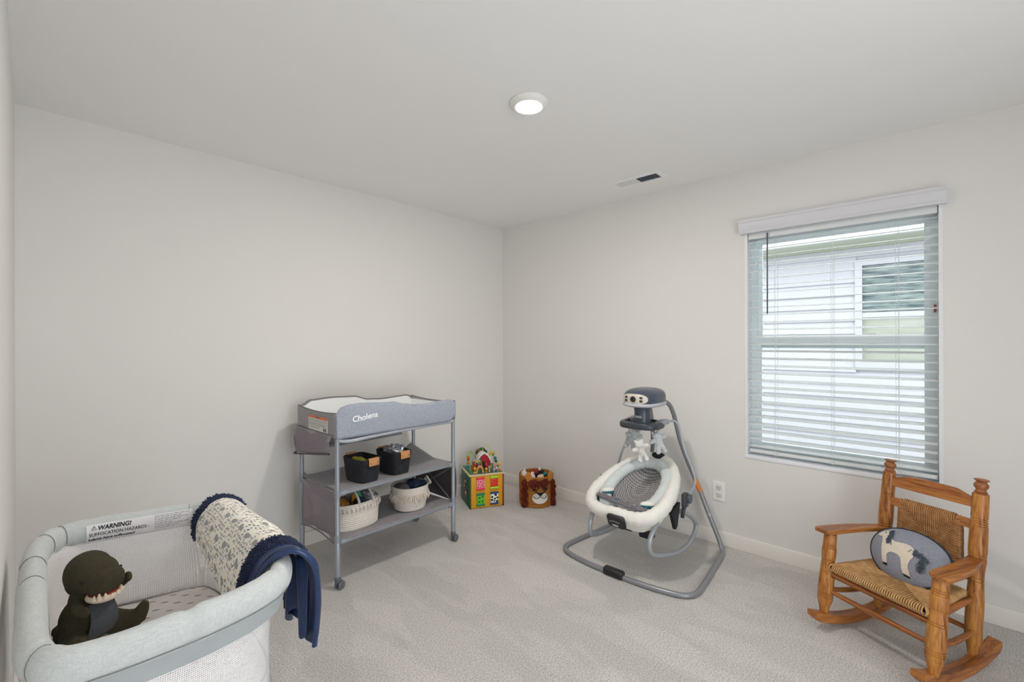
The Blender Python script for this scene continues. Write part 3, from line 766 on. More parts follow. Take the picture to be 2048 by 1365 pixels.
# four flip tiles on the front
tiles = [('flip_tile', .052, .148, (232, 44, 66), (246, 150, 170), (210, 50, 90), 'dots', 'pink tile with dots'), ('flip_tile', .168, .148, (160, 220, 40), (222, 60, 30), (190, 40, 26), 'dots', 'red tile with lime ends'),
         ('flip_tile', .052, .020, (20, 130, 96), (92, 190, 44), (16, 40, 26), 'paws', 'green tile with paw prints'), ('flip_tile', .168, .020, (30, 58, 120), (238, 238, 236), (16, 16, 20), 'cow', 'black and white patched tile')]
for nm, tx, tz, ce, cb, cd_, kind_, lbl in tiles:
    me_ = mat('tile_end_%d_%d' % (ce[0], ce[1]), ce, .35); mb_ = mat('tile_body_%d_%d' % (cb[0], cb[1]), cb, .4); md_ = mat('tile_mark_%d_%d' % (cd_[0], cd_[1]), cd_, .5)
    f = MB().bbox(tx + .004, tx + .068, -.010, .0, tz + .014, tz + .090, .002).build(nm, mb_, ac); f['label'] = lbl
    MB().bbox(tx, tx + .072, -.014, -.001, tz + .086, tz + .104, .006).build('tile_end', me_, f); MB().bbox(tx, tx + .072, -.014, -.001, tz, tz + .018, .006).build('tile_end', me_, f)
    dm = MB(); random.seed(int(tx * 1000) + int(tz * 100))

    def disc(cx_, cz_, r_, sx_=1.0, rot_=0):
        pts = []
        for i in range(12):
            a = 2 * pi * i / 12; u, v = r_ * sx_ * cos(a), r_ * sin(a)
            pts.append((cx_ + u * cos(rot_) - v * sin(rot_), cz_ + u * sin(rot_) + v * cos(rot_)))
        dm.poly(pts, .0006, Matrix(((1, 0, 0, tx), (0, 0, -1, -.0101), (0, 1, 0, tz), (0, 0, 0, 1))))
    if kind_ == 'dots':
        for a, b, r_ in ((.016, .075, .005), (.036, .068, .007), (.056, .078, .006), (.02, .05, .006), (.045, .045, .006), (.058, .056, .005), (.014, .028, .007), (.036, .027, .005), (.056, .03, .006)): disc(a, b, r_)
    elif kind_ == 'paws':
        for a, b in ((.026, .066), (.052, .072), (.022, .034), (.050, .036)):
            disc(a, b, .0052, 1.2)
            for d in (-.008, -.003, .003, .008): disc(a + d, b + .0085 - abs(d) * .3, .0024)
    else:
        for a, b, r_, s_, ro in ((.016, .064, .010, .9, .4), (.014, .040, .009, 1.3, .2), (.046, .078, .010, 1.2, -.5), (.060, .055, .009, .9, .8), (.040, .048, .009, 1.0, 1.1), (.034, .030, .006, 1.4, 0), (.058, .026, .009, 1.2, .3)): disc(a, b, r_, s_, ro)
    dm.build('tile_print', md_, f, False)
# bead wires
Z0 = .277


def wire(pts, col, beads, nm='bead_wire'):
    pp = crv([(x, y, Z0 + z) for x, y, z in pts], 10)
    w_ = MB().tube(pp, .0026, 8).build(nm, mat('wire_%d_%d_%d' % col, col, .35), ac)
    for t, cc, r in beads:
        p = pp[min(len(pp) - 1, int(t * len(pp)))]
        MB().ball(p, r * 1.2, 12).build('bead', mat('bead_%d_%d_%d' % cc, cc, .35), w_)


OR, RD, YL, GN, TL, BU = (206, 110, 30), (200, 36, 34), (230, 170, 30), (30, 110, 60), (30, 120, 130), (40, 70, 130)
wire([(.02, .13, 0), (.02, .13, .09), (.035, .16, .135), (.08, .19, .12), (.10, .20, .085)], (140, 200, 60), [(.02, TL, .010), (.10, TL, .010), (.18, OR, .009), (.26, RD, .009), (.34, OR, .010)])
wire([(.03, .10, 0), (.03, .12, .08), (.05, .16, .115), (.09, .18, .10)], (150, 210, 70), [])
wire([(.03, .20, 0), (.03, .22, .10), (.06, .24, .13), (.10, .24, .10)], (130, 190, 50), [])
wire([(.05, .04, 0), (.055, .045, .05), (.06, .05, .075), (.075, .05, .098)], (120, 190, 60), [(.02, YL, .011), (.25, YL, .011), (.5, RD, .010)])
wire([(.10, .18, 0), (.10, .19, .11), (.12, .21, .155), (.145, .22, .12), (.15, .22, .0)], (132, 34, 34), [(.72, OR, .011), (.80, OR, .010), (.88, (130, 60, 30), .010)])
wire([(.09, .055, 0), (.095, .06, .09), (.11, .06, .085), (.12, .05, .02)], (120, 200, 70), [(.34, YL, .011), (.24, TL, .011), (.46, TL, .010)])
wire([(.17, .22, 0), (.175, .24, .13), (.205, .25, .175), (.24, .25, .15), (.25, .24, .02)], (222, 206, 66), [])
wire([(.20, .16, 0), (.205, .17, .09), (.225, .175, .125), (.25, .17, .10), (.255, .165, 0)], (180, 210, 50), [(.30, OR, .012), (.62, YL, .012), (.72, TL, .011), (.15, RD, .012)])
wire([(.21, .14, 0), (.215, .15, .07), (.235, .15, .115), (.262, .14, .07), (.265, .13, 0)], (196, 216, 50), [(.22, RD, .012), (.70, TL, .012), (.8, GN, .011)])
wire([(.268, .05, 0), (.268, .08, .13), (.262, .12, .15), (.255, .14, .12)], (226, 206, 74), [(.02, OR, .011), (.13, YL, .012)])
wire([(.145, .03, 0), (.147, .03, .05), (.15, .06, .085), (.155, .10, .08)], (206, 70, 60), [(.02, OR, .010), (.22, YL, .010), (.42, RD, .010)])
# barn, tree, animals
bn = MB()
BK = 1.28
P = [(x * BK, z * BK) for x, z in ((0, 0), (.085, 0), (.085, .055), (.070, .088), (.0425, .104), (.015, .088), (0, .055))]
bn.poly(P, .06, Matrix(((1, 0, 0, .105), (0, 0, -1, .200), (0, 1, 0, Z0), (0, 0, 0, 1))))
ba = bn.build('toy_barn', mat('barn_red', (172, 24, 36), .4), ac, False)
rf = MB(); R_ = [(-.010, .045), (.010, .090), (.0425, .110), (.075, .090), (.095, .045), (.088, .042), (.068, .082), (.0425, .100), (.017, .082), (-.003, .042)]; R_ = [(x * BK, z * BK) for x, z in R_]
rf.poly(R_, .07, Matrix(((1, 0, 0, .105), (0, 0, -1, .205), (0, 1, 0, Z0), (0, 0, 0, 1))))
rf.build('barn_roof', mat('roof_white', (232, 230, 228), .4), ba, False)
MB().box(.138, .180, .1385, .141, Z0, Z0 + .06).build('barn_door', mat('barn_dark', (44, 30, 40), .5), ba, False)
tr = MB().tube([(.16, .25, Z0), (.16, .25, Z0 + .10)], .007, 8).build('toy_tree', mat('trunk_brown', (120, 80, 44), .6), ac)
MB().ball((.14, .25, Z0 + .115), (.030, .008, .024), 14).ball((.17, .25, Z0 + .13), (.032, .008, .026), 14).ball((.195, .25, Z0 + .112), (.026, .008, .022), 14).build('tree_crown', mat('tree_green', (22, 88, 44), .5), tr)
mb = MB()   # arch with a rainbow edge
for r_, mm in ((.034, 0),):
    mb.tube([(.092 + .026 * cos(a), .035 + .002, Z0 + .052 * sin(a)) for a in [pi * i / 16 for i in range(17)]], .009, 8, up=(0, 1, 0), sy=1.4)
mb.build('rainbow_arch', mat('arch_birch', (226, 190, 130), .5, 0, 40, col2=(206, 120, 50)), ac)
an = MB().bbox(.165, .178, .018, .03, Z0, Z0 + .05, .003).bbox(.160, .190, .016, .034, Z0 + .036, Z0 + .054, .005).build('toy_animal', mat('animal_cream', (230, 196, 150), .5, 0, 50, col2=(60, 40, 30)), ac)
MB().ball((.178, .015, Z0 + .045), (.009, .009, .011), 10).build('animal_head', mat('animal_cream', (230, 196, 150)), an)
an = MB().bbox(.205, .250, .022, .036, Z0 + .012, Z0 + .052, .008).box(.208, .216, .024, .034, Z0, Z0 + .02).box(.238, .246, .024, .034, Z0, Z0 + .02).build('toy_animal', mat('cow_hide', (226, 214, 204), .5, 0, 45, col2=(40, 36, 36)), ac)
MB().ball((.212, .018, Z0 + .056), (.013, .010, .012), 12).build('animal_head', mat('cow_face', (200, 150, 120), .5), an)
an = MB().ball((.055, .085, Z0 + .03), (.018, .014, .030), 14).build('toy_animal', mat('bear_orange', (190, 96, 40), .6), ac)
MB().ball((.055, .083, Z0 + .068), .014, 12).ball((.045, .083, Z0 + .080), .006, 8).ball((.065, .083, Z0 + .080), .006, 8).build('animal_head', mat('bear_brown', (140, 84, 44), .6), an)

# ------------------------------------------------------------------ lion basket
M_lion = mat('tan_rope', (172, 112, 44), .85, .12, 70, .3, 400)
lx, ly = -.232, -.612; LR, LH = .142, .246
lh = atan2(-.80, -.60)      # direction the face looks, towards the room
lb_ = thing('lion_basket', 'tan rope toy basket with a lion face and red-brown yarn mane', 'basket', (lx, ly, 0), lh + pi / 2)
rope_basket('basket_body', M_lion, lb_, LR - .004, LR, LH, .0098, 2.0, 1, 1, .010)


def cyl(u, z, off=.004):     # u = arc length from the face's centre line, face looks along local -y
    a = -pi / 2 + u / LR
    return Vector(((LR + off) * cos(a), (LR + off) * sin(a), z))


random.seed(5)
M_yarn = mat('mane_yarn', (122, 46, 26), .95, .35, 60, .4, 300)


def pompom(p, r, k=170):
    m_ = MB().ball(p, r * .72, 14, nz=.3, ns=60)
    for i in range(k):
        d = Vector((random.gauss(0, 1), random.gauss(0, 1), random.gauss(0, 1))).normalized()
        m_.tube([p + d * r * .5, p + d * r * random.uniform(.85, 1.12)], [r * .11, r * .04], 4)
    m_.build('mane_pompom', M_yarn, lb_)


for u, z in ((-.130, .200), (-.118, .165), (-.134, .132), (-.118, .100), (-.134, .068), (-.120, .040), (-.130, .024),
             (.118, .195), (.130, .160), (.120, .124), (.132, .092), (.122, .058), (.130, .024),
             (-.070, .205), (-.040, .212), (-.055, .185), (.020, .205), (.045, .213), (.030, .188), (-.015, .200)):
    pompom(cyl(u, z, .010), .0275)
for s in (-1, 1):
    m_ = MB(); c = cyl(s * .092, LH + .004, .006); tng = Vector((cos(-pi / 2 + s * .088 / LR + pi / 2), sin(-pi / 2 + s * .088 / LR + pi / 2), 0))
    m_.ball((0, 0, 0), (.030, .008, .042), 20); o = m_.build('ear', mat('ear_felt', (196, 126, 58), .9, .1, 80), lb_)
    for v in o.data.vertices: v.co = tng * v.co.x + Vector((-tng.y, tng.x, 0)) * v.co.y + Vector((0, 0, v.co.z)) + c
for s in (-1, 1):
    m_ = MB(); decal(m_, lambda u, v: cyl(u, v, .0050), lambda u, v, s=s: ((u - s * .048) / .012) ** 2 + ((v - .152) / .011) ** 2 < 1, s * .048 - .014, s * .048 + .014, .138, .166, .0015)
    m_.build('eye', mat('felt_black', (18, 16, 16), .9), lb_)
m_ = MB(); decal(m_, lambda u, v: cyl(u, v, .0048), lambda u, v: (u / .064) ** 2 + ((v - .084) / .046) ** 2 < 1, -.066, .066, .036, .132, .0013)
mz = m_.build('muzzle', mat('felt_white', (226, 222, 218), .9), lb_)
m_ = MB()
for s in (-1, 1):
    m_.tube([cyl(s * t, z, .007) for t, z in ((.0, .103), (.012, .088), (.028, .082), (.044, .086), (.056, .098))], .0024, 5)
    for a, b in ((.024, .100), (.036, .108), (.042, .094), (.05, .102)): m_.ball(cyl(s * a, b, .007), .0032, 6)
m_.build('whisker_stitching', mat('felt_black', (18, 16, 16)), mz)
m_ = MB(); decal(m_, lambda u, v: cyl(u, v, .0078), lambda u, v: .100 < v < .130 and abs(u) < .036 * (v - .099) / .031, -.040, .040, .098, .134, .0011)
nz_ = m_.build('nose', mat('felt_black', (18, 16, 16)), lb_)
m_ = MB().tube([cyl(u, z, .0095) for u, z in ((-.036, .128), (-.033, .138), (-.010, .180), (.0, .188), (.010, .180), (.033, .138), (.036, .128))], .0034, 6)
m_.build('nose_outline', mat('felt_black', (18, 16, 16)), lb_)


def LP(x, y, z):
    c, s = cos(lh + pi / 2), sin(lh + pi / 2); return (lx + x * c - y * s, ly + x * s + y * c, z)


M_plw = mat('plush_white', (228, 222, 220), .95, .1, 60, .3, 200); M_plc = mat('plush_cream', (222, 196, 172), .95, .1, 60, .3, 200)


def small_toy(name, label, cat, loc, m, balls, rm=.0035):
    m_ = MB()
    for c, r in balls: m_.ball(c, r, 16)
    o = m_.build(name, m, None, remesh=rm); o.location = loc; return tag(o, label, cat)


small_toy('plush_bunny', 'white soft bunny with an upright ear at the left of the lion basket', 'soft toy', LP(-.095, .02, .222), M_plw, [((0, 0, 0), (.03, .03, .04)), ((0, 0, .035), (.013, .008, .034)), ((-.018, .01, .02), (.01, .008, .026))])
o = small_toy('plush_rabbit', 'cream soft toy with a large round pink-lined ear in the lion basket', 'soft toy', LP(-.045, -.035, .222), M_plw, [((0, 0, 0), (.032, .03, .034)), ((.006, 0, .026), (.024, .010, .022))])
m_ = MB().ball((.006, -.009, .027), (.015, .004, .014), 12).build('inner_ear', mat('ear_pink', (220, 170, 160), .9), o)
small_toy('red_plush_ball', 'dark red soft ball behind the cream toys in the lion basket', 'ball', LP(-.005, .035, .235), mat('plush_red', (140, 26, 32), .9, .1, 50), [((0, 0, 0), (.034, .034, .030))])
small_toy('plush_puppy', 'beige round-headed soft toy at the front of the lion basket', 'soft toy', LP(.022, -.062, .222), M_plc, [((0, 0, 0), (.034, .028, .030)), ((-.022, 0, .014), (.018, .014, .014)), ((.022, 0, .014), (.018, .014, .014))])
small_toy('teal_ball', 'small teal ball at the right of the lion basket', 'ball', LP(.075, -.02, .240), mat('ball_teal', (34, 120, 110), .5), [((0, 0, 0), .019)], .0025)
small_toy('black_plush', 'black soft toy lying at the back of the lion basket', 'soft toy', LP(.045, .045, .225), mat('plush_black', (22, 20, 24), .95, .2, 60), [((0, 0, 0), (.055, .04, .03)), ((-.05, .01, 0), (.03, .03, .026))])
o = MB().bbox(-.010, .010, -.001, .001, 0, .032, .0008).build('fabric_tag', mat('tag_white', (232, 232, 232), .6), None); o.location = LP(.04, .05, .250); o.rotation_euler = (.1, .1, lh + 1.4); tag(o, 'small white fabric tag sticking up behind the lion basket toys', 'tag')

# ------------------------------------------------------------------ baby swing
SWL = (-.45, -1.71, 0)
M_tube = mat('swing_grey_tube', (142, 144, 148), .32, metal=.35)
M_tube2 = mat('swing_light_tube', (166, 172, 178), .3, metal=.3)
M_slate = mat('slate_plastic', (72, 80, 94), .28)
M_slate2 = mat('slate_plastic_dark', (58, 62, 70), .35)
M_pad = mat('seat_plush_white', (232, 230, 224), .9, .04, 30, .3, 60, sheen=.3)
M_padg = mat('seat_plush_grey', (208, 216, 216), .9, .05, 30, .35, 60, sheen=.3)
M_charc = mat('charcoal_fabric', (84, 86, 92), .85, .25, 50)
M_teal = mat('teal_fabric', (12, 98, 112), .8, .2, 30)
sw = thing('baby_swing', 'grey and white baby swing and bouncer with a tubular floor frame', 'baby swing', SWL)


def SP(x, d, z): return (x - SWL[0], -d, z)     # d = distance from the swing's centre plane towards the viewer's right


half = [(-.845, .0, .0145), (-.842, .15, .0145), (-.825, .28, .0145), (-.795, .375, .0145), (-.735, .418, .0145), (-.64, .418, .0145), (-.42, .396, .0145), (-.21, .374, .0145), (-.15, .362, .022), (-.12, .34, .055), (-.105, .312, .11), (-.082, .253, .22), (-.078, .203, .34),
        (-.09, .155, .46), (-.12, .118, .58), (-.160, .095, .70), (-.20, .084, .82), (-.228, .080, .88), (-.27, .072, .935), (-.33, .055, .962), (-.40, .035, .965)]
pts = [SP(x, -d, z) for x, d, z in half[::-1]] + [SP(*p) for p in half[1:]]
MB().tube(crv(pts, 6), .0145, 12).build('floor_frame', M_tube, sw)
f = MB().bbox(-.868 + .45, -.822 + .45, -.060, .068, .0, .046, .014).build('centre_foot', mat('foot_black', (36, 36, 38), .5), sw)
for s in (-1, 1):
    MB().tube([SP(-.085, s * .262, .20), SP(-.081, s * .255, .216)], .0155, 12).build('joint_ring', M_tube2, sw)
lb = MB().tube([SP(-.079, .200, .348), SP(-.086, .168, .425)], .0150, 12).build('warning_sticker', mat('label_orange2', (214, 128, 62), .5), sw)
# motor head
mb = MB()
mb.ball((-.465 + .45, 0, .992), (.152, .108, .064), 40, .72)
hd = mb.build('motor_head', M_slate, sw)
mb = MB(); mb.ball((-.465 + .45, 0, .958), (.158, .113, .022), 40, .75); mb.build('head_band', mat('band_grey', (186, 188, 196), .35), hd)


def headS(y, z, off=.0015):
    a, b, c, e_ = .152, .108, .064, .72
    q = 1 - abs(y / b) ** (2 / e_); q = max(q, 1e-4); zz = abs((z - .992) / c) ** (2 / e_)
    # superellipsoid: (|x/a|^(2/e)+|y/b|^(2/e)) + |z/c|^(2/e) = 1
    q = max(1 - abs(y / b) ** (2 / e_) - zz, 1e-4)
    return Vector((-.015 - a * q ** (e_ / 2) - off, y, z))


m_ = MB(); decal(m_, lambda u, v: headS(u, v, .0015), lambda u, v: abs(u / .082) ** 3 + abs((v - .996) / .031) ** 2.4 < 1, -.084, .084, .962, 1.03, .0011)
pnl = m_.build('control_panel', mat('panel_silver', (206, 198, 186), .35), hd)
m_ = MB().ball(headS(.0, .996, .004), (.012, .018, .018), 18).build('speed_knob', mat('knob_black', (16, 16, 18), .15), pnl)
m_ = MB()
for s, rows in ((1, (-.010, .010)), (-1, (-.010, .010))):
    for r_ in rows:
        m_.ball(headS(s * .048, .996 + r_, .002), (.004, .009, .007), 10, .5)
m_.build('button_pads', mat('button_dark', (60, 52, 48), .4), pnl)
MB().lathe([(.050, .80), (.056, .835), (.050, .85), (.049, .90), (.054, .925), (.066, .95)], 28, Matrix.Translation((-.05, 0, .012))).build('neck', M_slate, sw)
nb = MB().bbox(-.105, -.100, -.022, .022, .872, .886, .002).build('brand_badge', mat('badge_silver', (190, 192, 198), .3, metal=.5), sw)
# tray
mb = MB(); n_ = 48; pr_ = [(0.001, -.02), (.96, -.02), (1.0, -.012), (1.0, .006), (.95, .016), (.80, .018), (.74, .006), (.001, .004)]
mb.lathe([(r * .125, .832 + z) for r, z in pr_], n_, Matrix.Translation((-.055, 0, 0)), .92, 1.02, True, lambda a, z: sq(a, 3.0))
tr_ = mb.build('mobile_tray', M_slate2, sw)
for s in (-1, 1):
    MB().bbox(-.03, .075, min(s * .07, s * .125), max(s * .07, s * .125), .826, .856, .012).build('tray_wing', mat('wing_grey', (150, 158, 170), .35), tr_)
    arm = [(-.40, .112, .845), (-.365, .140, .847), (-.345, .160, .83), (-.335, .172, .78), (-.333, .185, .72), (-.334, .204, .66), (-.334, .235, .59), (-.333, .255, .535), (-.338, .266, .50), (-.365, .272, .468), (-.43, .272, .44), (-.49, .271, .42)]
    MB().tube(crv([SP(x, s * d, z) for x, d, z in arm], 6), .0075, 10).build('swing_arm', M_tube2, sw)
# seat, built in its reclined plane
PX, PZ = -.82, .36; AX = Vector((.9342, 0, .3567)); NX = Vector((-.3567, 0, .9342))


def SE(u, v, n=0.0):        # u front to back, v to the viewer's right, n up from the seat plane
    return Vector((PX - SWL[0], 0, PZ)) + AX * u + NX * n + Vector((0, -v, 0))


seat = bpy.data.objects.new('reclined_seat', None)
half = [(-.012, 0), (-.012, .08), (.002, .150), (.045, .198), (.115, .224), (.20, .226), (.29, .214), (.38, .190), (.46, .152), (.52, .110), (.565, .055), (.578, 0)]


def ring(off=0, nn=0, sc=1.0, lst=half):
    P = [(u, v) for u, v in lst] + [(u, -v) for u, v in lst[-2:0:-1]]
    cu = sum(p[0] for p in P) / len(P)
    return [((cu + (u - cu) * sc), v * sc) for u, v in P]


mb = MB(); P = ring(); cc_ = crv([SE(u, v, .0) for u, v in P], 6, True); N_ = len(cc_)


def rr(i): return .036 + .003 * noise.noise(cc_[i % N_] * 22) + .0015 * sin(i * 1.9)


mb.tube(cc_, [rr(i) for i in range(N_)], 16, True, up=tuple(NX), sy=1.12)
so = mb.build('seat_rim', M_pad, sw)
# soft skirt of the rim at the front and sides
mb = MB(); lo = ring(sc=.94); hi = ring(sc=1.06)


def skirt(t, v):
    k = len(P); i = t * k; a = int(i) % k; b = (a + 1) % k; f_ = i - int(i)
    top = Vector(hi[a]) * (1 - f_) + Vector(hi[b]) * f_; bot = Vector(lo[a]) * (1 - f_) + Vector(lo[b]) * f_
    q = top * (1 - v) + bot * v; drop = .070 * (1 - min(1, max(0, top[0]) / .42)) + .022
    return SE(q[0], q[1], -.012 - drop * v + .003 * sin(t * 70) * v)


mb.grid(skirt, 140, 6, True); mb.build('rim_skirt', M_pad, so)
# dark sling inside
sl = ring(sc=.88)


def sling(t, v):
    k = len(sl); i = t * k; a = int(i) % k; b = (a + 1) % k; f_ = i - int(i)
    q = Vector(sl[a]) * (1 - f_) + Vector(sl[b]) * f_; c = Vector((.24, 0)); p = q * (1 - v) + c * v
    return SE(p[0], p[1], -.01 - .105 * sin(v * pi / 2) ** .8)


MB().grid(sling, 90, 14, True).build('seat_sling', M_charc, sw)
MB().grid(lambda t, v: sling(t, v * .35) + NX * .004 + Vector((0, 0, 0)), 90, 5, True).build('sling_lining', mat('sling_teal_charcoal', (70, 76, 82), .85, 0, 7, col2=(24, 92, 104)), sw)
# insert cushion
ih = [(.075, .050), (.080, .115), (.14, .152), (.22, .168), (.31, .166), (.39, .146), (.455, .104), (.495, .050), (.503, 0)]
ic = ([(u, v) for u, v in ih] + [(u, -v) for u, v in ih[-2::-1]])
mb = MB(); q_ = crv([SE(u, v, .012 - .03 * (1 - u / .5)) for u, v in ic], 6)
mb.tube(q_, [(.038 + .0020 * sin(i * 1.7) + .003 * noise.noise(p * 30)) * (.7 + .3 * min(1, i / 6, (len(q_) - 1 - i) / 6)) for i, p in enumerate(q_)], 14, up=tuple(NX), sy=.85)
ins = mb.build('infant_insert', M_padg, sw)
M_check = bpy.data.materials.new('insert_check'); M_check.use_nodes = True
_n = M_check.node_tree; _tc = _n.nodes.new('ShaderNodeTexCoord'); _mp = _n.nodes.new('ShaderNodeMapping'); _mp.inputs['Rotation'].default_value = (0, 0, pi / 4)
_ck = _n.nodes.new('ShaderNodeTexChecker'); _ck.inputs['Scale'].default_value = 125; _ck.inputs[1].default_value = lin((176, 172, 170)); _ck.inputs[2].default_value = lin((78, 78, 84))
_n.links.new(_tc.outputs['Object'], _mp.inputs[0]); _n.links.new(_mp.outputs[0], _ck.inputs[0]); _n.links.new(_ck.outputs[0], _n.nodes['Principled BSDF'].inputs['Base Color'])
_n.nodes['Principled BSDF'].inputs['Roughness'].default_value = .8


def pad(a, r):
    u, v = .275 + .205 * r * cos(a), .142 * r * sin(a)
    return SE(u, v, -.010 - .030 * (1 - r * r) - .02 * (1 - u / .5))


mb = MB(); mb.grid(lambda t, v: pad(2 * pi * t, max(v, .001)), 48, 12, True); mb.build('insert_centre', M_check, ins)
mb = MB()
for k_ in range(9):
    a = -2.4 + 4.8 * k_ / 8; mb.tube([SE(.27 + .150 * cos(a) * 1.05, .118 * sin(a) * 1.05, .0), SE(.27 + .2 * cos(a) * 1.03, .16 * sin(a) * 1.03, .012)], .0012, 4)
# crotch belt and harness pads
mb = MB(); pb = crv([SE(.095, -.175, .012), SE(.075, -.12, .030), (SE(.058, -.04, .034)), SE(.045, .04, .036), SE(.045, .11, .034), SE(.055, .165, .022)], 8)
mb.tube(pb, [.017 + .005 * noise.noise(p * 40) + .002 * sin(i) for i, p in enumerate(pb)], 10, up=tuple(NX), sy=.65); mb.build('waist_belt', mat('belt_grey', (120, 116, 120), .9, .2, 60), sw)
for s, a, b in ((-1, SE(.115, -.150, .02), SE(.17, -.115, .0)), (1, SE(.085, .118, .02), SE(.12, .17, .005))):
    R_ = (b - a).to_track_quat('X', 'Z').to_matrix()
    MB().ball((a + b) / 2 + Vector((0, 0, .010)), ((b - a).length * .62, .020, .016), 20, R=R_).build('harness_pad', M_pad, sw)
    MB().ball((a + b) / 2 + Vector((-.006, -.004, .000)), ((b - a).length * .60, .019, .012), 20, R=R_).build('pad_lining', M_teal, sw)
MB().ball(SE(.06, -.035, .034), (.012, .055, .012), 16).build('teal_strap', M_teal, sw)
# front vibration unit
mb = MB(); Mv = Matrix.Translation(SE(-.056, .028, -.008)) @ Matrix.Rotation(radians(-24), 4, 'Y')
mb.bbox(-.018, .018, -.056, .056, -.042, .040, .018, Mv); vu = mb.build('vibration_unit', mat('unit_black', (34, 33, 35), .35), sw)
mb = MB(); mb.bbox(-.0195, -.018, -.018, .018, -.022, -.010, .0006, Mv)
for q in (-.026, -.013, 0, .013, .026): mb.bbox(-.0195, -.0178, q - .004, q + .004, .012 - abs(q) * .15, .016 - abs(q) * .15, .0006, Mv)
mb.build('unit_markings', mat('marking_silver', (196, 192, 186), .4), vu)
MB().ball(SE(.570, .012, .034), (.026, .046, .022), 24).build('carry_handle', mat('handle_black', (20, 21, 26), .8), sw)
# hubs, brackets and rocker feet
for s in (-1, 1):
    hb = MB().bbox(-.085, -.035, min(-s * .258, -s * .288), max(-s * .258, -s * .288), .375, .460, .010).build('pivot_bracket', mat('bracket_charcoal', (58, 62, 66), .4), sw)
    MB().tube([SP(-.495, s * .284, .425), SP(-.495, s * .302, .425)], .027, 20).build('pivot_cap', M_slate, hb)
    MB().tube([SP(-.51, s * .27, .385), SP(-.525, s * .262, .315)], .011, 8).build('bracket_stem', mat('bracket_charcoal', (58, 62, 66)), hb)
    rk = [(-.60, .185, .335), (-.70, .195, .328), (-.755, .198, .300), (-.79, .194, .262), (-.80, .193, .225), (-.788, .196, .180), (-.735, .205, .148), (-.617, .222, .118), (-.49, .234, .098), (-.345, .236, .106), (-.265, .236, .145), (-.248, .235, .19), (-.285, .232, .232), (-.37, .230, .285), (-.45, .225, .325)]
    MB().tube(crv([SP(x, s * d, z) for x, d, z in rk], 6), .0138, 12).build('rocker_foot', M_tube2, sw)
mb = MB().bbox(-.29, -.235, -.175, -.095, .222, .33, .010).bbox(-.29, -.235, -.055, .01, .236, .33, .010).bbox(-.29, -.12, -.16, .0, .285, .335, .008)
mb.build('seat_base', mat('base_black', (26, 27, 32), .6), sw)
for s in (-1, 1): MB().poly([(-.02, .0), (.10, .03), (.06, -.10), (.035, -.115)], .02, Matrix.Translation((-.10, -s * .20, .345)) @ MXZ).build('seat_gusset', mat('base_black', (26, 27, 32)), sw, False)
MB().tube([SP(-.42, -.225, .30), SP(-.42, .225, .30)], .008, 8).build('cross_tube', M_tube, sw)


# plush bears of the mobile
def bear(name, label, loc, rz, lean, m):
    K = 1.32
    m_ = MB()
    B = [((0, 0, 0), (.020, .017, .025)), ((0, -.002, .034), (.021, .019, .019)), ((-.015, 0, .050), .0075), ((.015, 0, .050), .0075), ((0, -.015, .032), (.008, .006, .006))]
    for c, r in B: m_.ball(c, r, 14)
    for s in (-1, 1):
        m_.tube([(s * .012, 0, .016), (s * .028, -.006, .018 + .006 * s)], [.0095, .0105], 10).ball((s * .031, -.006, .018 + .006 * s), .0115, 10)
        m_.tube([(s * .009, 0, -.016), (s * .015, -.004, -.038)], [.012, .0105], 10).ball((s * .016, -.007, -.042), (.012, .013, .011), 10)
    m_.v = [(x * K, y * K, z * K) for x, y, z in m_.v]
    o = m_.build(name, m, None, remesh=.0026); o.location = loc; o.rotation_euler = (lean[0], lean[1], rz)
    tag(o, label, 'soft toy', 'plush bears of the swing mobile')
    c = MB().tube([(0, 0, .062), Matrix(Euler((lean[0], lean[1], rz)).to_matrix()).inverted() @ Vector((0, 0, .812 - loc[2]))], .0008, 5).build('hanging_cord', mat('cord_white', (215, 219, 220)), o)
    return o


vd = radians(-60)
bear('mobile_bear', 'pale grey plush bear hanging leftmost under the swing mobile', (-.475, -1.630, .722), vd, (0, .35, 0), mat('bear_grey', (202, 206, 208), .95, .12, 60, .4, 300))
bear('mobile_bear', 'white plush bear hanging lowest in the middle of the swing mobile', (-.565, -1.735, .675), vd, (.2, -.25, 0), mat('bear_white', (222, 220, 216), .95, .08, 60, .4, 300))
bear('mobile_bear', 'white plush bear hanging rightmost under the swing mobile', (-.44, -1.790, .715), vd, (0, -.3, 0), mat('bear_pale', (216, 220, 222), .95, .08, 60, .4, 300))
mb = MB(); st_ = [((.013 if i % 2 == 0 else .006) * sin(pi * i / 5), (.013 if i % 2 == 0 else .006) * cos(pi * i / 5)) for i in range(10)]
mb.poly(st_, .004, Matrix.Rotation(radians(-60), 4, 'Z') @ MXZ); o = mb.build('mobile_star', mat('star_grey', (150, 152, 154), .8), None, False); o.location = (-.55, -1.70, .792); tag(o, 'small grey fabric star hanging at the middle of the swing mobile', 'star')

# ------------------------------------------------------------------ child's rocking chair
TH = radians(152.7)
rc = thing('rocking_chair', 'small oak rocking chair with woven rush seat and back', 'rocking chair', (-.5215, -2.929, 0), TH)
W_v = wood_mat('oak_vertical', 2); W_h = wood_mat('oak_crosswise', 1, (156, 92, 38), (112, 58, 20), (180, 118, 54)); W_l = wood_mat('oak_lengthwise', 0, (158, 94, 40), (112, 60, 22), (182, 120, 56))
CX = Matrix


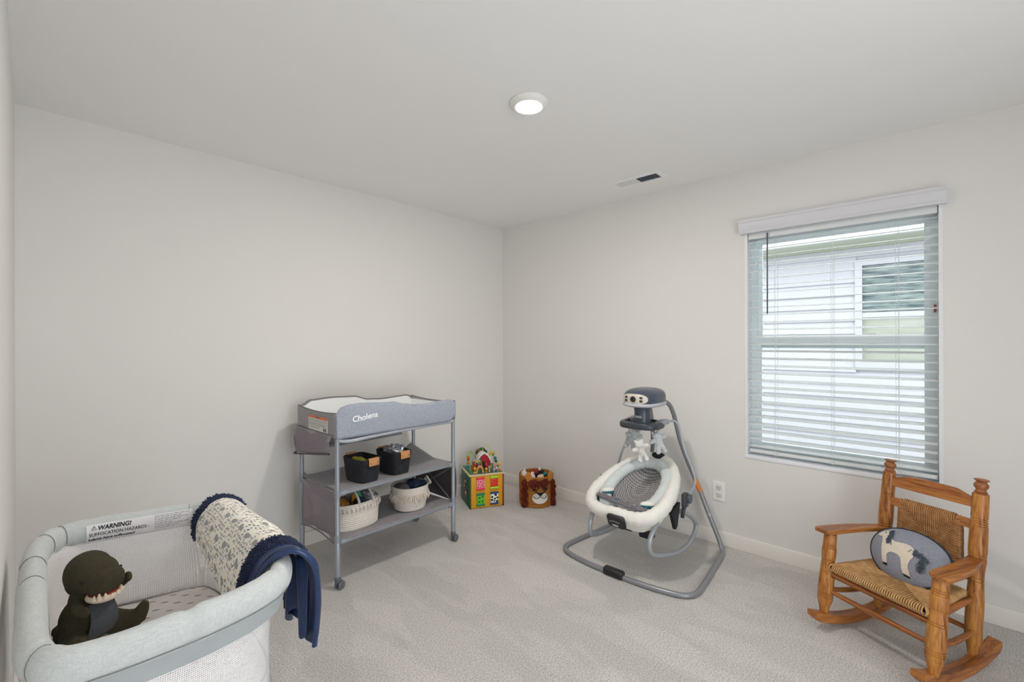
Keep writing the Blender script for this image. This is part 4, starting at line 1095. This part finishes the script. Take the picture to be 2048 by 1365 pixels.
def turned(name, x0, z0, x1, z1, y0, y1, prof):
    """turned post between two points; prof = list of (t, radius)"""
    a, b = Vector((x0, y0, z0)), Vector((x1, y1, z1)); d = b - a; L_ = d.length
    M_ = Matrix.Translation(a) @ d.to_track_quat('Z', 'Y').to_matrix().to_4x4()
    return MB().lathe([(r, t * L_) for t, r in prof], 28, M_).build(name, W_v, rc)


def grooves(p, at, depth=.0028, w=.006):
    out = list(p)
    for t in at:
        r = itp(t, p); out += [(t - w, r), (t - w * .4, r - depth), (t + w * .4, r - depth), (t + w, r)]
    return sorted(out)


fprf = [(0, .0145), (.03, .017), (.10, .022), (.17, .0300), (.30, .0315), (.45, .0310), (.60, .0280), (.66, .0265), (.72, .0285), (.80, .0295), (.86, .0270), (.93, .0262), (1, .0255)]
rprf = [(0, .0145), (.05, .019), (.09, .0275), (.2, .0285), (.34, .0285), (.42, .0255), (.50, .0245), (.58, .0285), (.66, .0300), (.78, .0290), (.86, .0275), (1, .0265)]
for s in (-1, 1):
    turned('front_leg', .162, .060, .112, .428, s * .213, s * .214, grooves(fprf, (.22, .245, .27, .52, .545, .68, .83, .855, .88)))
    po = turned('rear_post', -.163, .045, -.243, .698, s * .178, s * .171, grooves(rprf, (.455, .475, .60, .62, .80, .815, .83, .845), .0026, .0045))
    M_ = Matrix.Translation((-.243, s * .171, .695)) @ (Vector((-.012, 0, .10)).to_track_quat('Z', 'Y').to_matrix().to_4x4())
    MB().lathe([(.0265, 0), (.0270, .003), (.020, .008), (.0225, .012), (.0175, .017), (.0165, .022), (.022, .030), (.0245, .038), (.022, .046), (.0165, .052), (.0180, .056), (.0245, .060), (.0245, .064), (.016, .067), (.001, .0675)], 28, M_).build('finial', mat('finial_stain', (162, 100, 56), .35, .35, 60), po)
    # rocker
    mb = MB(); n_ = 26; vs = []; fs = []
    for i in range(n_ + 1):
        x = -.305 + .55 * i / n_; zb = ((x + .045) / .27) ** 2 * .046; th_ = .040
        tp = 1.0 if 0 < i < n_ else .62
        yc = s * (.196 + .034 * (x + .05)); wd = .024
        zt = zb + th_; zb2 = zb + (0 if tp == 1 else .012)
        for yy, zz in ((-wd, zb2 + .004), (-wd + .004, zb2), (wd - .004, zb2), (wd, zb2 + .004), (wd, zt - .004), (wd - .004, zt), (-wd + .004, zt), (-wd, zt - .004)): vs.append((x, yc + yy, zz))
    for i in range(n_):
        for j in range(8):
            fs.append((i * 8 + j, i * 8 + (j + 1) % 8, (i + 1) * 8 + (j + 1) % 8, (i + 1) * 8 + j))
    fs += [tuple(range(8))[::-1], tuple(n_ * 8 + j for j in range(8))]
    MB().add(vs, fs).build('rocker', W_l, rc)
    # arm
    out = [(-.205, .188), (-.19, .200), (-.12, .222), (-.03, .244), (.06, .258), (.13, .263), (.150, .262), (.160, .255), (.158, .215), (.152, .196), (.140, .189), (.05, .183), (-.05, .175), (-.13, .160), (-.20, .150), (-.21, .16)]
    P_ = [(x, s * y) for x, y in out]
    am = MB().poly(P_, .0185); me_v = am.v; am.v = [(x, y, .427 + z + (x + .2) * .035 - .006) for x, y, z in me_v]
    ao = am.build('arm', W_l, rc, True, autos=30); q = ao.modifiers.new('bev', 'BEVEL'); q.width = .004; q.segments = 3; q.limit_method = 'ANGLE'
    MB().tube(crv([(-.155, s * .182, .168 - .034 + .006 + .0), (.0, s * .20, .147), (.135, s * .211, .168)], 4), lambda t: .0085 + .0035 * sin(pi * t), 12).build('side_stretcher', W_l, rc)
    MB().tube([(-.175, s * .172, .272), (.13, s * .206, .272)], .012, 12).build('seat_rail', W_l, rc)
MB().tube([(.145, -.20, .170), (.145, 0, .168), (.145, .20, .170)], lambda t: .009 + .003 * sin(pi * t), 12).build('front_stretcher', W_h, rc)
MB().tube([(.138, -.20, .248), (.138, .20, .248)], .0115, 12).build('front_rail', W_h, rc)
MB().bbox(-.190, -.176, -.17, .17, .222, .250, .004).build('rear_rail', W_h, rc)
MB().tube([(-.170, -.165, .14), (-.170, .165, .14)], .010, 12).build('rear_stretcher', W_h, rc)


def slat(name, z0, z1f, xb, th=.016):
    pts = [(-.158, z0), (.158, z0)] + [(y, z1f(y)) for y in [.158 - .316 * i / 24 for i in range(25)]]
    m_ = MB().poly(pts, th, Matrix(((0, 0, 1, xb), (1, 0, 0, 0), (0, 1, 0, 0), (0, 0, 0, 1))))
    m_.v = [(x - (z - z0) * .12 - .012 * (1 - (y / .158) ** 2), y, z) for x, y, z in m_.v]
    o = m_.build(name, W_h, rc, True, autos=30); q = o.modifiers.new('bev', 'BEVEL'); q.width = .003; q.segments = 2; q.limit_method = 'ANGLE'
    return o


slat('top_rail', .639, lambda y: .680 + .016 * (1 if abs(y) < .09 else max(0, 1 - (abs(y) - .09) / .05)) + .004 * (1 - (y / .16) ** 2), -.236)
slat('middle_rail', .549, lambda y: .586, -.224)
slat('lower_back_rail', .336, lambda y: .372, -.200)


def strands(name, A, B, Cc, D, nrm, th, step, m, parent):
    """rush weave over the quad A(front L) B(front R) C(rear R) D(rear L), strands wrap each edge"""
    A, B, Cc, D = map(Vector, (A, B, Cc, D)); nrm = Vector(nrm).normalized()
    m_ = MB(); r = step * .41

    def Q(s, t): return (A * (1 - s) + B * s) * (1 - t) + (D * (1 - s) + Cc * s) * t
    Wd = ((B - A).length + (Cc - D).length) / 2; Dp = ((D - A).length + (Cc - B).length) / 2

    def run(e):   # e: 0 front 1 rear 2 left 3 right
        Ln = Wd if e < 2 else Dp; dp = Dp if e < 2 else Wd; k = int(Ln / step)
        for i in range(k):
            s = (i + .5) / k; dist = min(s, 1 - s) * Ln; dist = min(dist, dp / 2); f_ = max(.02, dist / dp)
            jit = random.uniform(-.0008, .0008)
            P_ = []
            for q in (0, .25, .5, .75, 1.0):
                t = f_ * q
                p = Q(s, t) if e == 0 else Q(s, 1 - t) if e == 1 else Q(t, s) if e == 2 else Q(1 - t, s)
                P_.append(p + nrm * (th * .5 + jit - .004 * q * min(1, f_ * 3)))
            edge = P_[0] - nrm * (th * .5)
            outd = (P_[0] - P_[1]).normalized() if f_ > .03 else (P_[0] - Q(.5, .5)).normalized()
            wrap = [edge - nrm * th * .55 - outd * .008, edge - nrm * th * .5 + outd * th * .16, edge + outd * th * .42, edge + nrm * th * .36 + outd * th * .22]
            m_.tube(wrap + P_, r, 6)
    for e in range(4): run(e)
    m_.cur = 1
    m_.grid(lambda u, v: Q(.02 + .96 * u, .02 + .96 * v) + nrm * th * .22, 8, 8).grid(lambda u, v: Q(.02 + .96 * u, .02 + .96 * v) - nrm * th * .3, 8, 8)
    return m_.build(name, m, parent, True, autos=80)


random.seed(2)
M_rush = mat('rush_cord', (206, 164, 112), .75, 0, 40, .3, 300, col2=(184, 138, 86))
M_rushd = mat('rush_core', (96, 62, 34), .9)
M_rush2 = mat('rush_cord_back', (186, 136, 86), .8, 0, 40, .3, 300, col2=(160, 110, 64))
strands('rush_seat', (.148, -.186, .285), (.148, .186, .285), (-.168, .150, .283), (-.168, -.150, .283), (0, 0, 1), .030, .0078, [M_rush, M_rushd], rc)
strands('rush_back', (-.212, -.112, .352), (-.212, .112, .352), (-.2265, .106, .576), (-.2265, -.106, .576), (1, 0, .12), .036, .0074, [M_rush2, M_rushd], rc)

# pillow (its own local frame: x right, y out of the front, z up)
pil = thing('pillow', 'oval blue-grey knitted pillow with a white horse, propped on the rocking chair', 'pillow', (0, 0, 0))
MC = Matrix.Translation(rc.location) @ Matrix.Rotation(TH, 4, 'Z')
# pillow axes in chair space: right = +y, up = leaning back, front = towards +x
tl = radians(30); rl = radians(7)
R0 = Matrix(((0, cos(tl) * 1.0, -sin(tl), 0), (1, 0, 0, 0), (0, sin(tl), cos(tl), 0), (0, 0, 0, 1)))
pil.matrix_world = MC @ Matrix.Translation((-.068, .006, .384)) @ R0 @ Matrix.Rotation(rl, 4, 'Y')
PA, PB, PT = .148, .121, .052


def pil_r(a): return 1 + .03 * sin(2 * a + .9) + .02 * sin(3 * a)


def pilS(x, z, off=0.0):
    a = atan2(z / PB, x / PA); q = min(.9999, hypot(x / PA, z / PB) / pil_r(a))
    return Vector((x, PT * (1 - q ** 2.4) ** .62 + off, z))


M_knit = weave_mat('pillow_knit', (120, 126, 142), (152, 154, 164), 700)
M_knitd = mat('pillow_charcoal', (44, 50, 60), .9, .2, 80, .3, 300)
for s, nm, mm in ((1, 'pillow_front', M_knit), (-1, 'pillow_back', M_knitd)):
    mb = MB()
    mb.grid(lambda t, v, s=s: (lambda p: (p[0], p[1] * s, p[2]))(pilS(PA * v ** .6 * pil_r(2 * pi * t) * cos(2 * pi * t), PB * v ** .6 * pil_r(2 * pi * t) * sin(2 * pi * t))), 72, 22, True)
    mb.build(nm, mm, pil)
MB().tube([(PA * pil_r(a) * cos(a), 0, PB * pil_r(a) * sin(a)) for a in [2 * pi * i / 72 for i in range(72)]], .0055, 8, True).build('pillow_piping', M_knitd, pil)
# horse outline, photographed proportions (x right, z up), origin at the pillow centre


def ZZ(x, y, ro=radians(15)):
    u, v = (x - 600) / 1210 * .350, (590 - y) / 1210 * .315
    return (u * cos(ro) - v * sin(ro), u * sin(ro) + v * cos(ro))



horse = [ZZ(*p) for p in [(200, 335), (225, 365), (262, 368), (290, 375), (303, 450), (310, 560), (318, 640), (325, 700), (340, 800), (412, 815), (405, 745), (400, 690), (408, 650), (440, 618), (500, 615), (560, 640), (592, 690), (600, 760), (606, 830), (625, 900),
                                  (712, 925), (705, 860), (688, 800), (690, 740), (705, 680), (738, 620), (748, 560), (745, 500), (715, 455), (660, 425), (580, 420), (500, 425), (450, 405), (420, 380), (400, 330), (405, 260), (398, 205), (372, 195), (352, 240), (310, 255), (272, 268), (215, 315)]]
mb = MB(); decal(mb, lambda u, v: pilS(u, v, .0022), lambda u, v: inpoly(u, v, horse), -.16, .13, -.14, .14, .0022)
ho = mb.build('horse_motif', mat('wool_cream', (228, 216, 198), .95, .1, 120, .5, 400), pil)
for P_ in ([(340, 800), (412, 812), (415, 850), (355, 838)], [(622, 898), (712, 922), (712, 958), (640, 940)]):
    mb = MB(); pp = [ZZ(*p) for p in P_]; decal(mb, lambda u, v: pilS(u, v, .0030), lambda u, v: inpoly(u, v, pp), -.13, .10, -.14, .02, .002)
    mb.build('horse_hoof', mat('wool_black', (26, 22, 24), .95), ho)
MB().ball(pilS(*ZZ(318, 292), .003), .0028, 8).build('horse_eye', mat('wool_black', (26, 22, 24), .95), ho)
mb = MB(); random.seed(9)


def hairs(path, n, w_, ln, d0):
    for i in range(n):
        t = random.random() * (len(path) - 1); k = min(int(t), len(path) - 2); f_ = t - k
        x = path[k][0] * (1 - f_) + path[k + 1][0] * f_ + random.uniform(-w_, w_); y = path[k][1] * (1 - f_) + path[k + 1][1] * f_ + random.uniform(-w_ * .6, w_ * .6)
        u, v = ZZ(x, y); a = d0 + random.uniform(-.7, .7)
        p = [pilS(u, v, .0035), pilS(u + ln * .5 * cos(a), v + ln * .5 * sin(a), .006), pilS(u + ln * cos(a), v + ln * sin(a), .0035)]
        mb.tube(p, .0011, 4)


hairs([(415, 215), (420, 300), (400, 380), (420, 450)], 80, 20, .016, -pi / 2)
mb.build('horse_mane', mat('wool_slate', (72, 82, 94), .95), ho); mb = MB()
hairs([(740, 490), (830, 530), (880, 590), (850, 680), (840, 780)], 100, 38, .018, -pi / 2)
mb.build('horse_tail', mat('wool_slate', (72, 82, 94), .95), ho)

# ------------------------------------------------------------------ bassinet
BX, BYc = -2.885, -1.480
bs = thing('bassinet', 'grey padded baby bassinet with white mesh sides in the left corner', 'bassinet', (BX, BYc, 0)); BL = bs.location
RA, RB = .252, .414


_rc = crv([(x - BX, y - BYc, 0) for x, y in ((-2.652, -1.47), (-2.657, -1.30), (-2.672, -1.205), (-2.700, -1.150), (-2.78, -1.122), (-2.88, -1.095), (-2.975, -1.070), (-3.050, -1.068), (-3.098, -1.115), (-3.120, -1.22), (-3.125, -1.40), (-3.127, -1.60),
                                         (-3.124, -1.78), (-3.092, -1.862), (-3.03, -1.884), (-2.94, -1.890), (-2.84, -1.886), (-2.75, -1.864), (-2.687, -1.812), (-2.658, -1.70))], 16, True)
_cl = [0.0]
for _i in range(len(_rc)): _cl.append(_cl[-1] + (_rc[(_i + 1) % len(_rc)] - _rc[_i]).length)


def rimp(t, sc=1.0, z=.745):
    q = (t % 1.0) * _cl[-1]; lo_, hi_ = 0, len(_rc) - 1
    while lo_ < hi_:
        m0 = (lo_ + hi_ + 1) // 2
        if _cl[m0] <= q: lo_ = m0
        else: hi_ = m0 - 1
    f_ = (q - _cl[lo_]) / (_cl[lo_ + 1] - _cl[lo_]); p = _rc[lo_].lerp(_rc[(lo_ + 1) % len(_rc)], f_)
    if sc > .6: return Vector((p.x * sc, p.y * (1 - (1 - sc) * RA / RB), z))
    return Vector((p.x * sc, p.y * sc, z))


def tnear(wx, wy): return min([i / 400 for i in range(400)], key=lambda t: (rimp(t).x + BX - wx) ** 2 + (rimp(t).y + BYc - wy) ** 2)


M_rim = weave_mat('rim_fabric', (188, 194, 194), (204, 208, 206), 500, .7, .12)
N_ = 220; path = [rimp(i / N_) for i in range(N_)]
SM = [tnear(-3.066, -1.064), tnear(-2.745, -1.136), tnear(-3.135, -1.44), tnear(-3.12, -1.83), tnear(-3.134, -1.30), tnear(-3.112, -1.12)]
seams = SM + [tnear(-2.90, -1.897), tnear(-2.70, -1.85)]


def rimr(i):
    t = i / N_; r = .0262
    for s in seams:
        d = min(abs(t - s), 1 - abs(t - s)); r -= .0034 * exp(-(d / .004) ** 2); r += .0012 * exp(-((d - .012) / .006) ** 2)
    return r + .0012 * noise.noise(path[i] * 18)


MBr = MB(); MBr.tube(path, [rimr(i) for i in range(N_)], 22, True, up=(0, 0, 1), sy=1.45)
rim = MBr.build('padded_rim', M_rim, bs)
M_seam = mat('seam_grey', (120, 126, 128), .8)
for s in SM:
    mb = MB()
    c = rimp(s); tg = (rimp(s + .003) - rimp(s - .003)).normalized(); nr = Vector((-tg.y, tg.x, 0)); i_ = int(s * N_); r = rimr(i_) + .0006
    mb.tube([c + nr * r * cos(a) + Vector((0, 0, 1)) * r * 1.45 * sin(a) for a in [pi * (-.15 + 1.3 * q / 18) for q in range(19)]], .0009, 5).build('rim_seam', M_seam, rim)
mb = MB(); mb.tube([rimp(t) + (rimp(t).normalized() * .0) + Vector((rimp(t).x, rimp(t).y, 0)).normalized() * .0225 + Vector((0, 0, -.025)) for t in [.52 + .44 * q / 80 for q in range(81)]], .0012, 5)
mb.build('rim_seam', M_seam, rim)
# skirt under the near and side rim
mb = MB(); mb.grid(lambda t, v: (lambda p, k: Vector((p.x * (1.045 - .03 * v), p.y * (1.022 - .015 * v), .722 - .055 * v * k)))(rimp(t), .35 + .65 * max(0, sin(2 * pi * (t - .5)))), 160, 4, True)
mb.build('rim_skirt', mat('skirt_grey', (168, 174, 176), .8, .06, 20), bs)
# mesh walls
M_mesh = mesh_mat('white_mesh', (238, 236, 236), 2 * pi / .0046, 2 * pi / .0042, .55, .2)
mb = MB(); mb.grid(lambda t, v: (lambda p, q: Vector((p.x * q, p.y * (q * .5 + .5), .725 - .30 * v)))(rimp(t), .94 - .10 * sin(v * pi * .5) ** .7 + .05 * v), 160, 14, True)
mb.build('mesh_side', M_mesh, bs)
MB().tube([rimp(i / 120, .90, .425) for i in range(120)], .010, 8, True).build('lower_band', M_rim, bs)
mb = MB(); mb.grid(lambda t, v: rimp(t, .9 * max(v, .001), .42), 80, 4, True); mb.build('bottom_panel', mat('bottom_grey', (150, 152, 154), .8), bs)
# mattress with small grey dashes
mt_ = [mat('mattress_white', (246, 238, 234), .85, .03, 12, .15, 200), mat('dash_grey', (150, 140, 138), .85)]
mb = MB()
mb.grid(lambda t, v: (lambda p, rnd: Vector((p.x, p.y, p.z)))(rimp(t, .865 * (1 if v < .6 else 1 - (v - .6) * .05), .435 + .062 * min(1, v / .7)), 0), 120, 6, True)
Mtop = .4985


def matS(x, y): return Vector((x, y, Mtop + .0012 * noise.noise(Vector((x * 9, y * 9, 0))) - .012 * (abs(x / (RA * .86)) ** 8 + abs(y / (RB * .93)) ** 8)))


mb.grid(lambda t, v: (lambda p: matS(p.x, p.y))(rimp(t, .865 * max(v, .001))), 120, 20, True)
mb.cur = 1
for i in range(-6, 7):
    for j in range(-12, 13):
        x, y = i * .056 + (.028 if j % 2 else 0), j * .034
        if (abs(x / (RA * .8))) ** 3 + (abs(y / (RB * .88))) ** 3 < 1:
            n_ = 10; vs = [matS(x + .0095 * cos(2 * pi * q / n_) - .003 * sin(2 * pi * q / n_), y + .0042 * sin(2 * pi * q / n_) - .003 * cos(2 * pi * q / n_)) + Vector((0, 0, .0008)) for q in range(n_)]
            mb.add(vs, [tuple(range(n_))])
mb.build('mattress', mt_, bs, True, autos=50)
MB().tube([rimp(i / 120, .868, .494) for i in range(120)], .0035, 8, True).build('mattress_piping', mat('piping_mid_grey', (124, 122, 122), .8), bs)
# stand
for s in (-1, 1):
    yy = s * .36
    MB().tube(crv([(-.16, yy, .425), (-.16, yy, .2), (-.20, yy * 1.05, .03), (-.17, yy * 1.07, .013), (.0, yy * 1.07, .013), (.17, yy * 1.07, .013), (.20, yy * 1.05, .03), (.16, yy, .2), (.16, yy, .425)], 6), .012, 10).build('stand_leg', M_steel, bs)

# warning label wrapped over the inner face of the far rim
LX0, LX1 = -3.008 - BX, -2.742 - BX


def farrim(x):      # centre of the far run of the rim at local x
    lo_, hi_ = .06, .42
    for _ in range(30):
        m0 = (lo_ + hi_) / 2
        if rimp(m0).x > x: lo_ = m0
        else: hi_ = m0
    return rimp(lo_)


def labS(x, s, off):        # s = distance up the rim's near face, 0 at its middle
    c = farrim(x); a = -s / .034; r = .0266 + off
    return Vector((c.x, c.y - r * cos(a), c.z + r * 1.45 * sin(-a)))


mb = MB(); mb.grid(lambda u, v: labS(LX0 + (LX1 - LX0) * u, -.031 + .052 * v, .0018), 40, 12); lab = mb.build('warning_label', mat('label_fabric', (236, 234, 236), .55, .05, 30), rim)


def wrap_text(name, body, size, x, s, bold, shear=0.0):
    o = text_mesh(name, body, size, Matrix.Identity(4), mat('label_ink', (38, 38, 44), .7), lab, bold, 0)
    for v in o.data.vertices:
        q = labS(x + v.co.x + shear * v.co.y, s + v.co.y, .0024); v.co = q
    return o


wrap_text('label_text', 'WARNING!', .0155, LX0 + .026, .0040, .0006, .2)
wrap_text('label_text', 'SUFFOCATION HAZARDS -', .0120, LX0 + .006, -.0105, .0002)
wrap_text('label_text', 'Infants have suffocated:', .0120, LX0 + .004, -.0245, .0004, .2)
mb = MB()
for a, b in (((0, 0), (.006, .010)), ((.006, .010), (.012, 0)), ((.012, 0), (0, 0)), ((.006, .003), (.006, .007))):
    p = [labS(LX0 + .012 + a[0], .0065 + a[1], .0024), labS(LX0 + .012 + b[0], .0065 + b[1], .0024)]; mb.tube(p, .0006, 4)
mb.build('warning_triangle', mat('label_ink', (38, 38, 44)), lab)
mb = MB(); random.seed(21)
for k_, s in enumerate((.015, .010, .005, .000, -.005, -.010, -.015, -.020)):
    x = LX0 + .165; end = LX1 - random.uniform(.008, .06)
    while x < end:
        wl = random.uniform(.004, .016)
        mb.grid(lambda u, v: labS(x + wl * u, s + .0014 * v, .0022), 3, 1); x += wl + .0025
mb.build('label_small_print', mat('ink_soft', (110, 108, 112), .7), lab)

# ------------------------------------------------------------------ blanket over the bassinet's right rim
rows = [
    (0.00, [(-2.752, -1.205, .705), (-2.748, -1.205, .76), (-2.712, -1.208, .808), (-2.665, -1.225, .812), (-2.625, -1.250, .770), (-2.612, -1.26, .68), (-2.610, -1.28, .56)]),
    (0.30, [(-2.757, -1.370, .690), (-2.748, -1.370, .76), (-2.712, -1.375, .810), (-2.662, -1.395, .814), (-2.618, -1.42, .765), (-2.606, -1.43, .66), (-2.604, -1.45, .55)]),
    (0.65, [(-2.745, -1.530, .605), (-2.742, -1.545, .72), (-2.708, -1.570, .802), (-2.655, -1.600, .812), (-2.612, -1.610, .76), (-2.600, -1.61, .65), (-2.600, -1.62, .55)]),
    (1.00, [(-2.738, -1.700, .585), (-2.738, -1.730, .70), (-2.712, -1.775, .790), (-2.664, -1.822, .815), (-2.616, -1.825, .760), (-2.600, -1.80, .64), (-2.596, -1.768, .505)])]
cur = [(v, crv(p, 6)) for v, p in rows]


def blk(v, t):
    """point of the blanket, v along the rim (far to near), t from the inner hem over to the outer hem"""
    k = 0
    while k < len(cur) - 2 and v > cur[k + 1][0]: k += 1
    (v0, a), (v1, b) = cur[k], cur[k + 1]; f_ = (v - v0) / (v1 - v0)
    i = t * (len(a) - 1); j = min(int(i), len(a) - 2); g_ = i - j
    p = (a[j] * (1 - g_) + a[j + 1] * g_) * (1 - f_) + (b[j] * (1 - g_) + b[j + 1] * g_) * f_
    wv = .006 * noise.noise(Vector((v * 6, t * 4, 1))) + .010 * max(0, t - .7) * sin(v * 26)
    return p + Vector((wv + .009, 0, wv - .010))


def hsh(i, j, k=0): return (math.sin(i * 127.1 + j * 311.7 + k * 74.7) * 43758.5453) % 1.0


def pat(v, t):
    if v < .085 or .86 < v <= .95: return 1
    if v > .95 or (t > .70 and v > .5): return 2
    x, y = v * .62, t * .46
    jj = int(y / .062); xx = x + (.034 if jj % 2 else 0); ii = int(xx / .068)
    cx_, cy_ = xx - (ii + .5) * .068, y - (jj + .5) * .062
    a = (hsh(ii, jj) - .5) * 1.2; u, w_ = cx_ * cos(a) - cy_ * sin(a), cx_ * sin(a) + cy_ * cos(a)
    if (u / .013) ** 2 + (w_ / .0085) ** 2 < 1 or ((u - .013) / .0065) ** 2 + ((w_ - .004) / .0065) ** 2 < 1 or (abs(abs(u) - .007) < .0028 and -.015 < w_ < 0): return 3
    i2, j2 = int(x / .0125), int(y / .0095)
    px, py = (x / .0125) % 1, (y / .0095) % 1
    if (u / .022) ** 2 + (w_ / .018) ** 2 < 1: return 0
    h = hsh(i2, j2, 3)
    if h < .62 and .12 < px < .88 and abs(py - .5 - .22 * sin(px * (7 + 6 * h) + h * 20)) < .16 + .1 * (h < .2): return 4
    return 0


M_fur = mat('navy_minky', (24, 44, 86), .95, .3, 150, .9, 420, sheen=.15)
M_satin = mat('navy_satin', (34, 56, 98), .32, .2, 30, .3, 40)
mb = MB(); mb.grid(lambda u, v: blk(u, v), 330, 240, matf=lambda u, v: pat(u, v))
bk = mb.build('baby_blanket', [mat('blanket_cream', (246, 242, 230), .9, .04, 40, .2, 400), M_fur, M_satin, mat('print_grey_animal', (158, 160, 158), .9), mat('print_slate', (92, 94, 112), .9)], None, True, autos=0)
tag(bk, 'cream animal-print baby blanket with navy plush border draped over the bassinet rim', 'blanket')
q = bk.modifiers.new('solid', 'SOLIDIFY'); q.thickness = .007; q.offset = 1; q.material_offset_rim = 0
# puffy border tufts and satin binding
mb = MB(); random.seed(4)
for i in range(2600):
    v = random.choice((random.uniform(-.012, .085), random.uniform(.86, .945), random.uniform(.86, .945))); t = random.uniform(.0, .62)
    p = blk(max(0, v), t); dn = (blk(max(0, v) + .01, t) - blk(max(0, v), t)).cross(blk(max(0, v), t + .01) - blk(max(0, v), t)).normalized()
    if dn.z < 0 and t < .6: dn = -dn
    if v < 0: p += (blk(0, t) - blk(.02, t)) * abs(v) * 30
    d = (dn + Vector((random.gauss(0, .4), random.gauss(0, .4), random.gauss(0, .4)))).normalized()
    mb.tube([p + dn * .004, p + dn * .006 + d * random.uniform(.005, .010)], [.0036, .0012], 4)
mb.build('plush_border', M_fur, bk)
mb = MB(); pth = [blk(1.0, i / 50) + Vector((0, -.010, 0)) for i in range(51)]
mb.tube(pth, [.0085 + .002 * noise.noise(p * 30) for p in pth], 12, sy=.8); mb.build('satin_binding', M_satin, bk)
mb = MB(); mb.grid(lambda u, v: Vector((-2.602 + .010 * sin(u * 14), -1.60 - .16 * u, .74 - (.20 + .03 * sin(u * 9)) * v + .0)) + Vector((.008 * sin(u * 11) * v, 0, 0)), 30, 14)
mb.build('satin_fold', M_satin, bk, solid=.004)

# ------------------------------------------------------------------ dinosaur
M_dino = mat('olive_knit', (62, 56, 36), .95, .25, 60, .4, 350)
dn = thing('plush_dinosaur', 'dark olive plush dinosaur with open toothy mouth sitting in the bassinet', 'soft toy', (-3.016, -1.305, .503), radians(-62))
dn.scale = (.93, .88, 1.10)
D = dn
mb = MB()
mb.ball((-.01, 0, .062), (.066, .066, .062), 28).ball((.0, 0, .105), (.050, .050, .062), 24).ball((-.02, 0, .035), (.07, .072, .036), 24)
mb.tube([(-.05, 0, .04), (-.085, -.01, .028), (-.11, -.03, .022)], [.035, .024, .010], 14)
for s in (-1, 1):
    mb.ball((.025, s * .055, .032), (.045, .032, .032), 20)
    mb.tube([(.03, s * .058, .032), (.062, s * .074, .030), (.088, s * .086, .038)], [.030, .027, .022], 16)
    mb.tube([(.084, s * .084, .032), (.094, s * .094, .058), (.100, s * .100, .074)], [.022, .018, .010], 14)
bd = mb.build('dinosaur_body', M_dino, D, remesh=.004)
for s in (-1, 1):
    mb = MB().tube([(.022, s * .045, .120), (.052, s * .062, .128 + (.012 if s > 0 else -.012)), (.074, s * .060, .132 + (.02 if s > 0 else -.02))], [.015, .015, .012], 12).ball((.078, s * .060, .134 + (.02 if s > 0 else -.02)), (.013, .010, .014), 12)
    mb.build('dinosaur_arm', M_dino, D, remesh=.003)
mb = MB().ball((.0, 0, .180), (.060, .059, .052), 30, .95).ball((.030, 0, .178), (.055, .056, .044), 30, .95).ball((.066, 0, .168), (.040, .050, .031), 28, .85).ball((-.015, 0, .160), (.045, .05, .04), 24)
hd = mb.build('dinosaur_head', M_dino, D, remesh=.0035)
for q in (-1, 1): MB().ball((.052, q * .056, .180), .0042, 8).build('eye', mat('bead_black', (8, 8, 8), .6), hd)
mb = MB().ball((.062, 0, .131), (.044, .044, .014), 26); mb.build('lower_jaw', mat('felt_cream', (222, 208, 188), .9), hd)
mb = MB().ball((.062, 0, .1365), (.038, .038, .0125), 24); mb.build('mouth_lining', mat('felt_rust', (134, 48, 30), .9), hd)
mb = MB()
for a, hh in ((-1.15, 1.0), (-.85, 1.5), (-.5, 1.2), (-.1, .7), (.3, .8), (.75, .7), (1.1, .9)):
    c = Vector((.062 + .041 * cos(a), .041 * sin(a), .133)); mb.lathe([(.0075, 0), (.0045, .006 * hh), (.0006, .012 * hh)], 6, Matrix.Translation(c))
mb.build('teeth', mat('felt_cream', (222, 208, 188)), hd)


def belly(u, v):   # u across, v up
    z = .030 + .085 * v; y = (.045 - .012 * v) * (2 * u - 1)
    x = .052 - .004 * v + .016 * sin(pi * v) - .30 * y * y * 26 * .45 - .0008 * (1 if (v * 5) % 1 < .1 else 0)
    return Vector((x + .006, y, z))


mb = MB(); mb.grid(belly, 18, 50); mb.build('belly_patch', mat('slate_felt', (74, 78, 84), .9, .1, 80), bd)
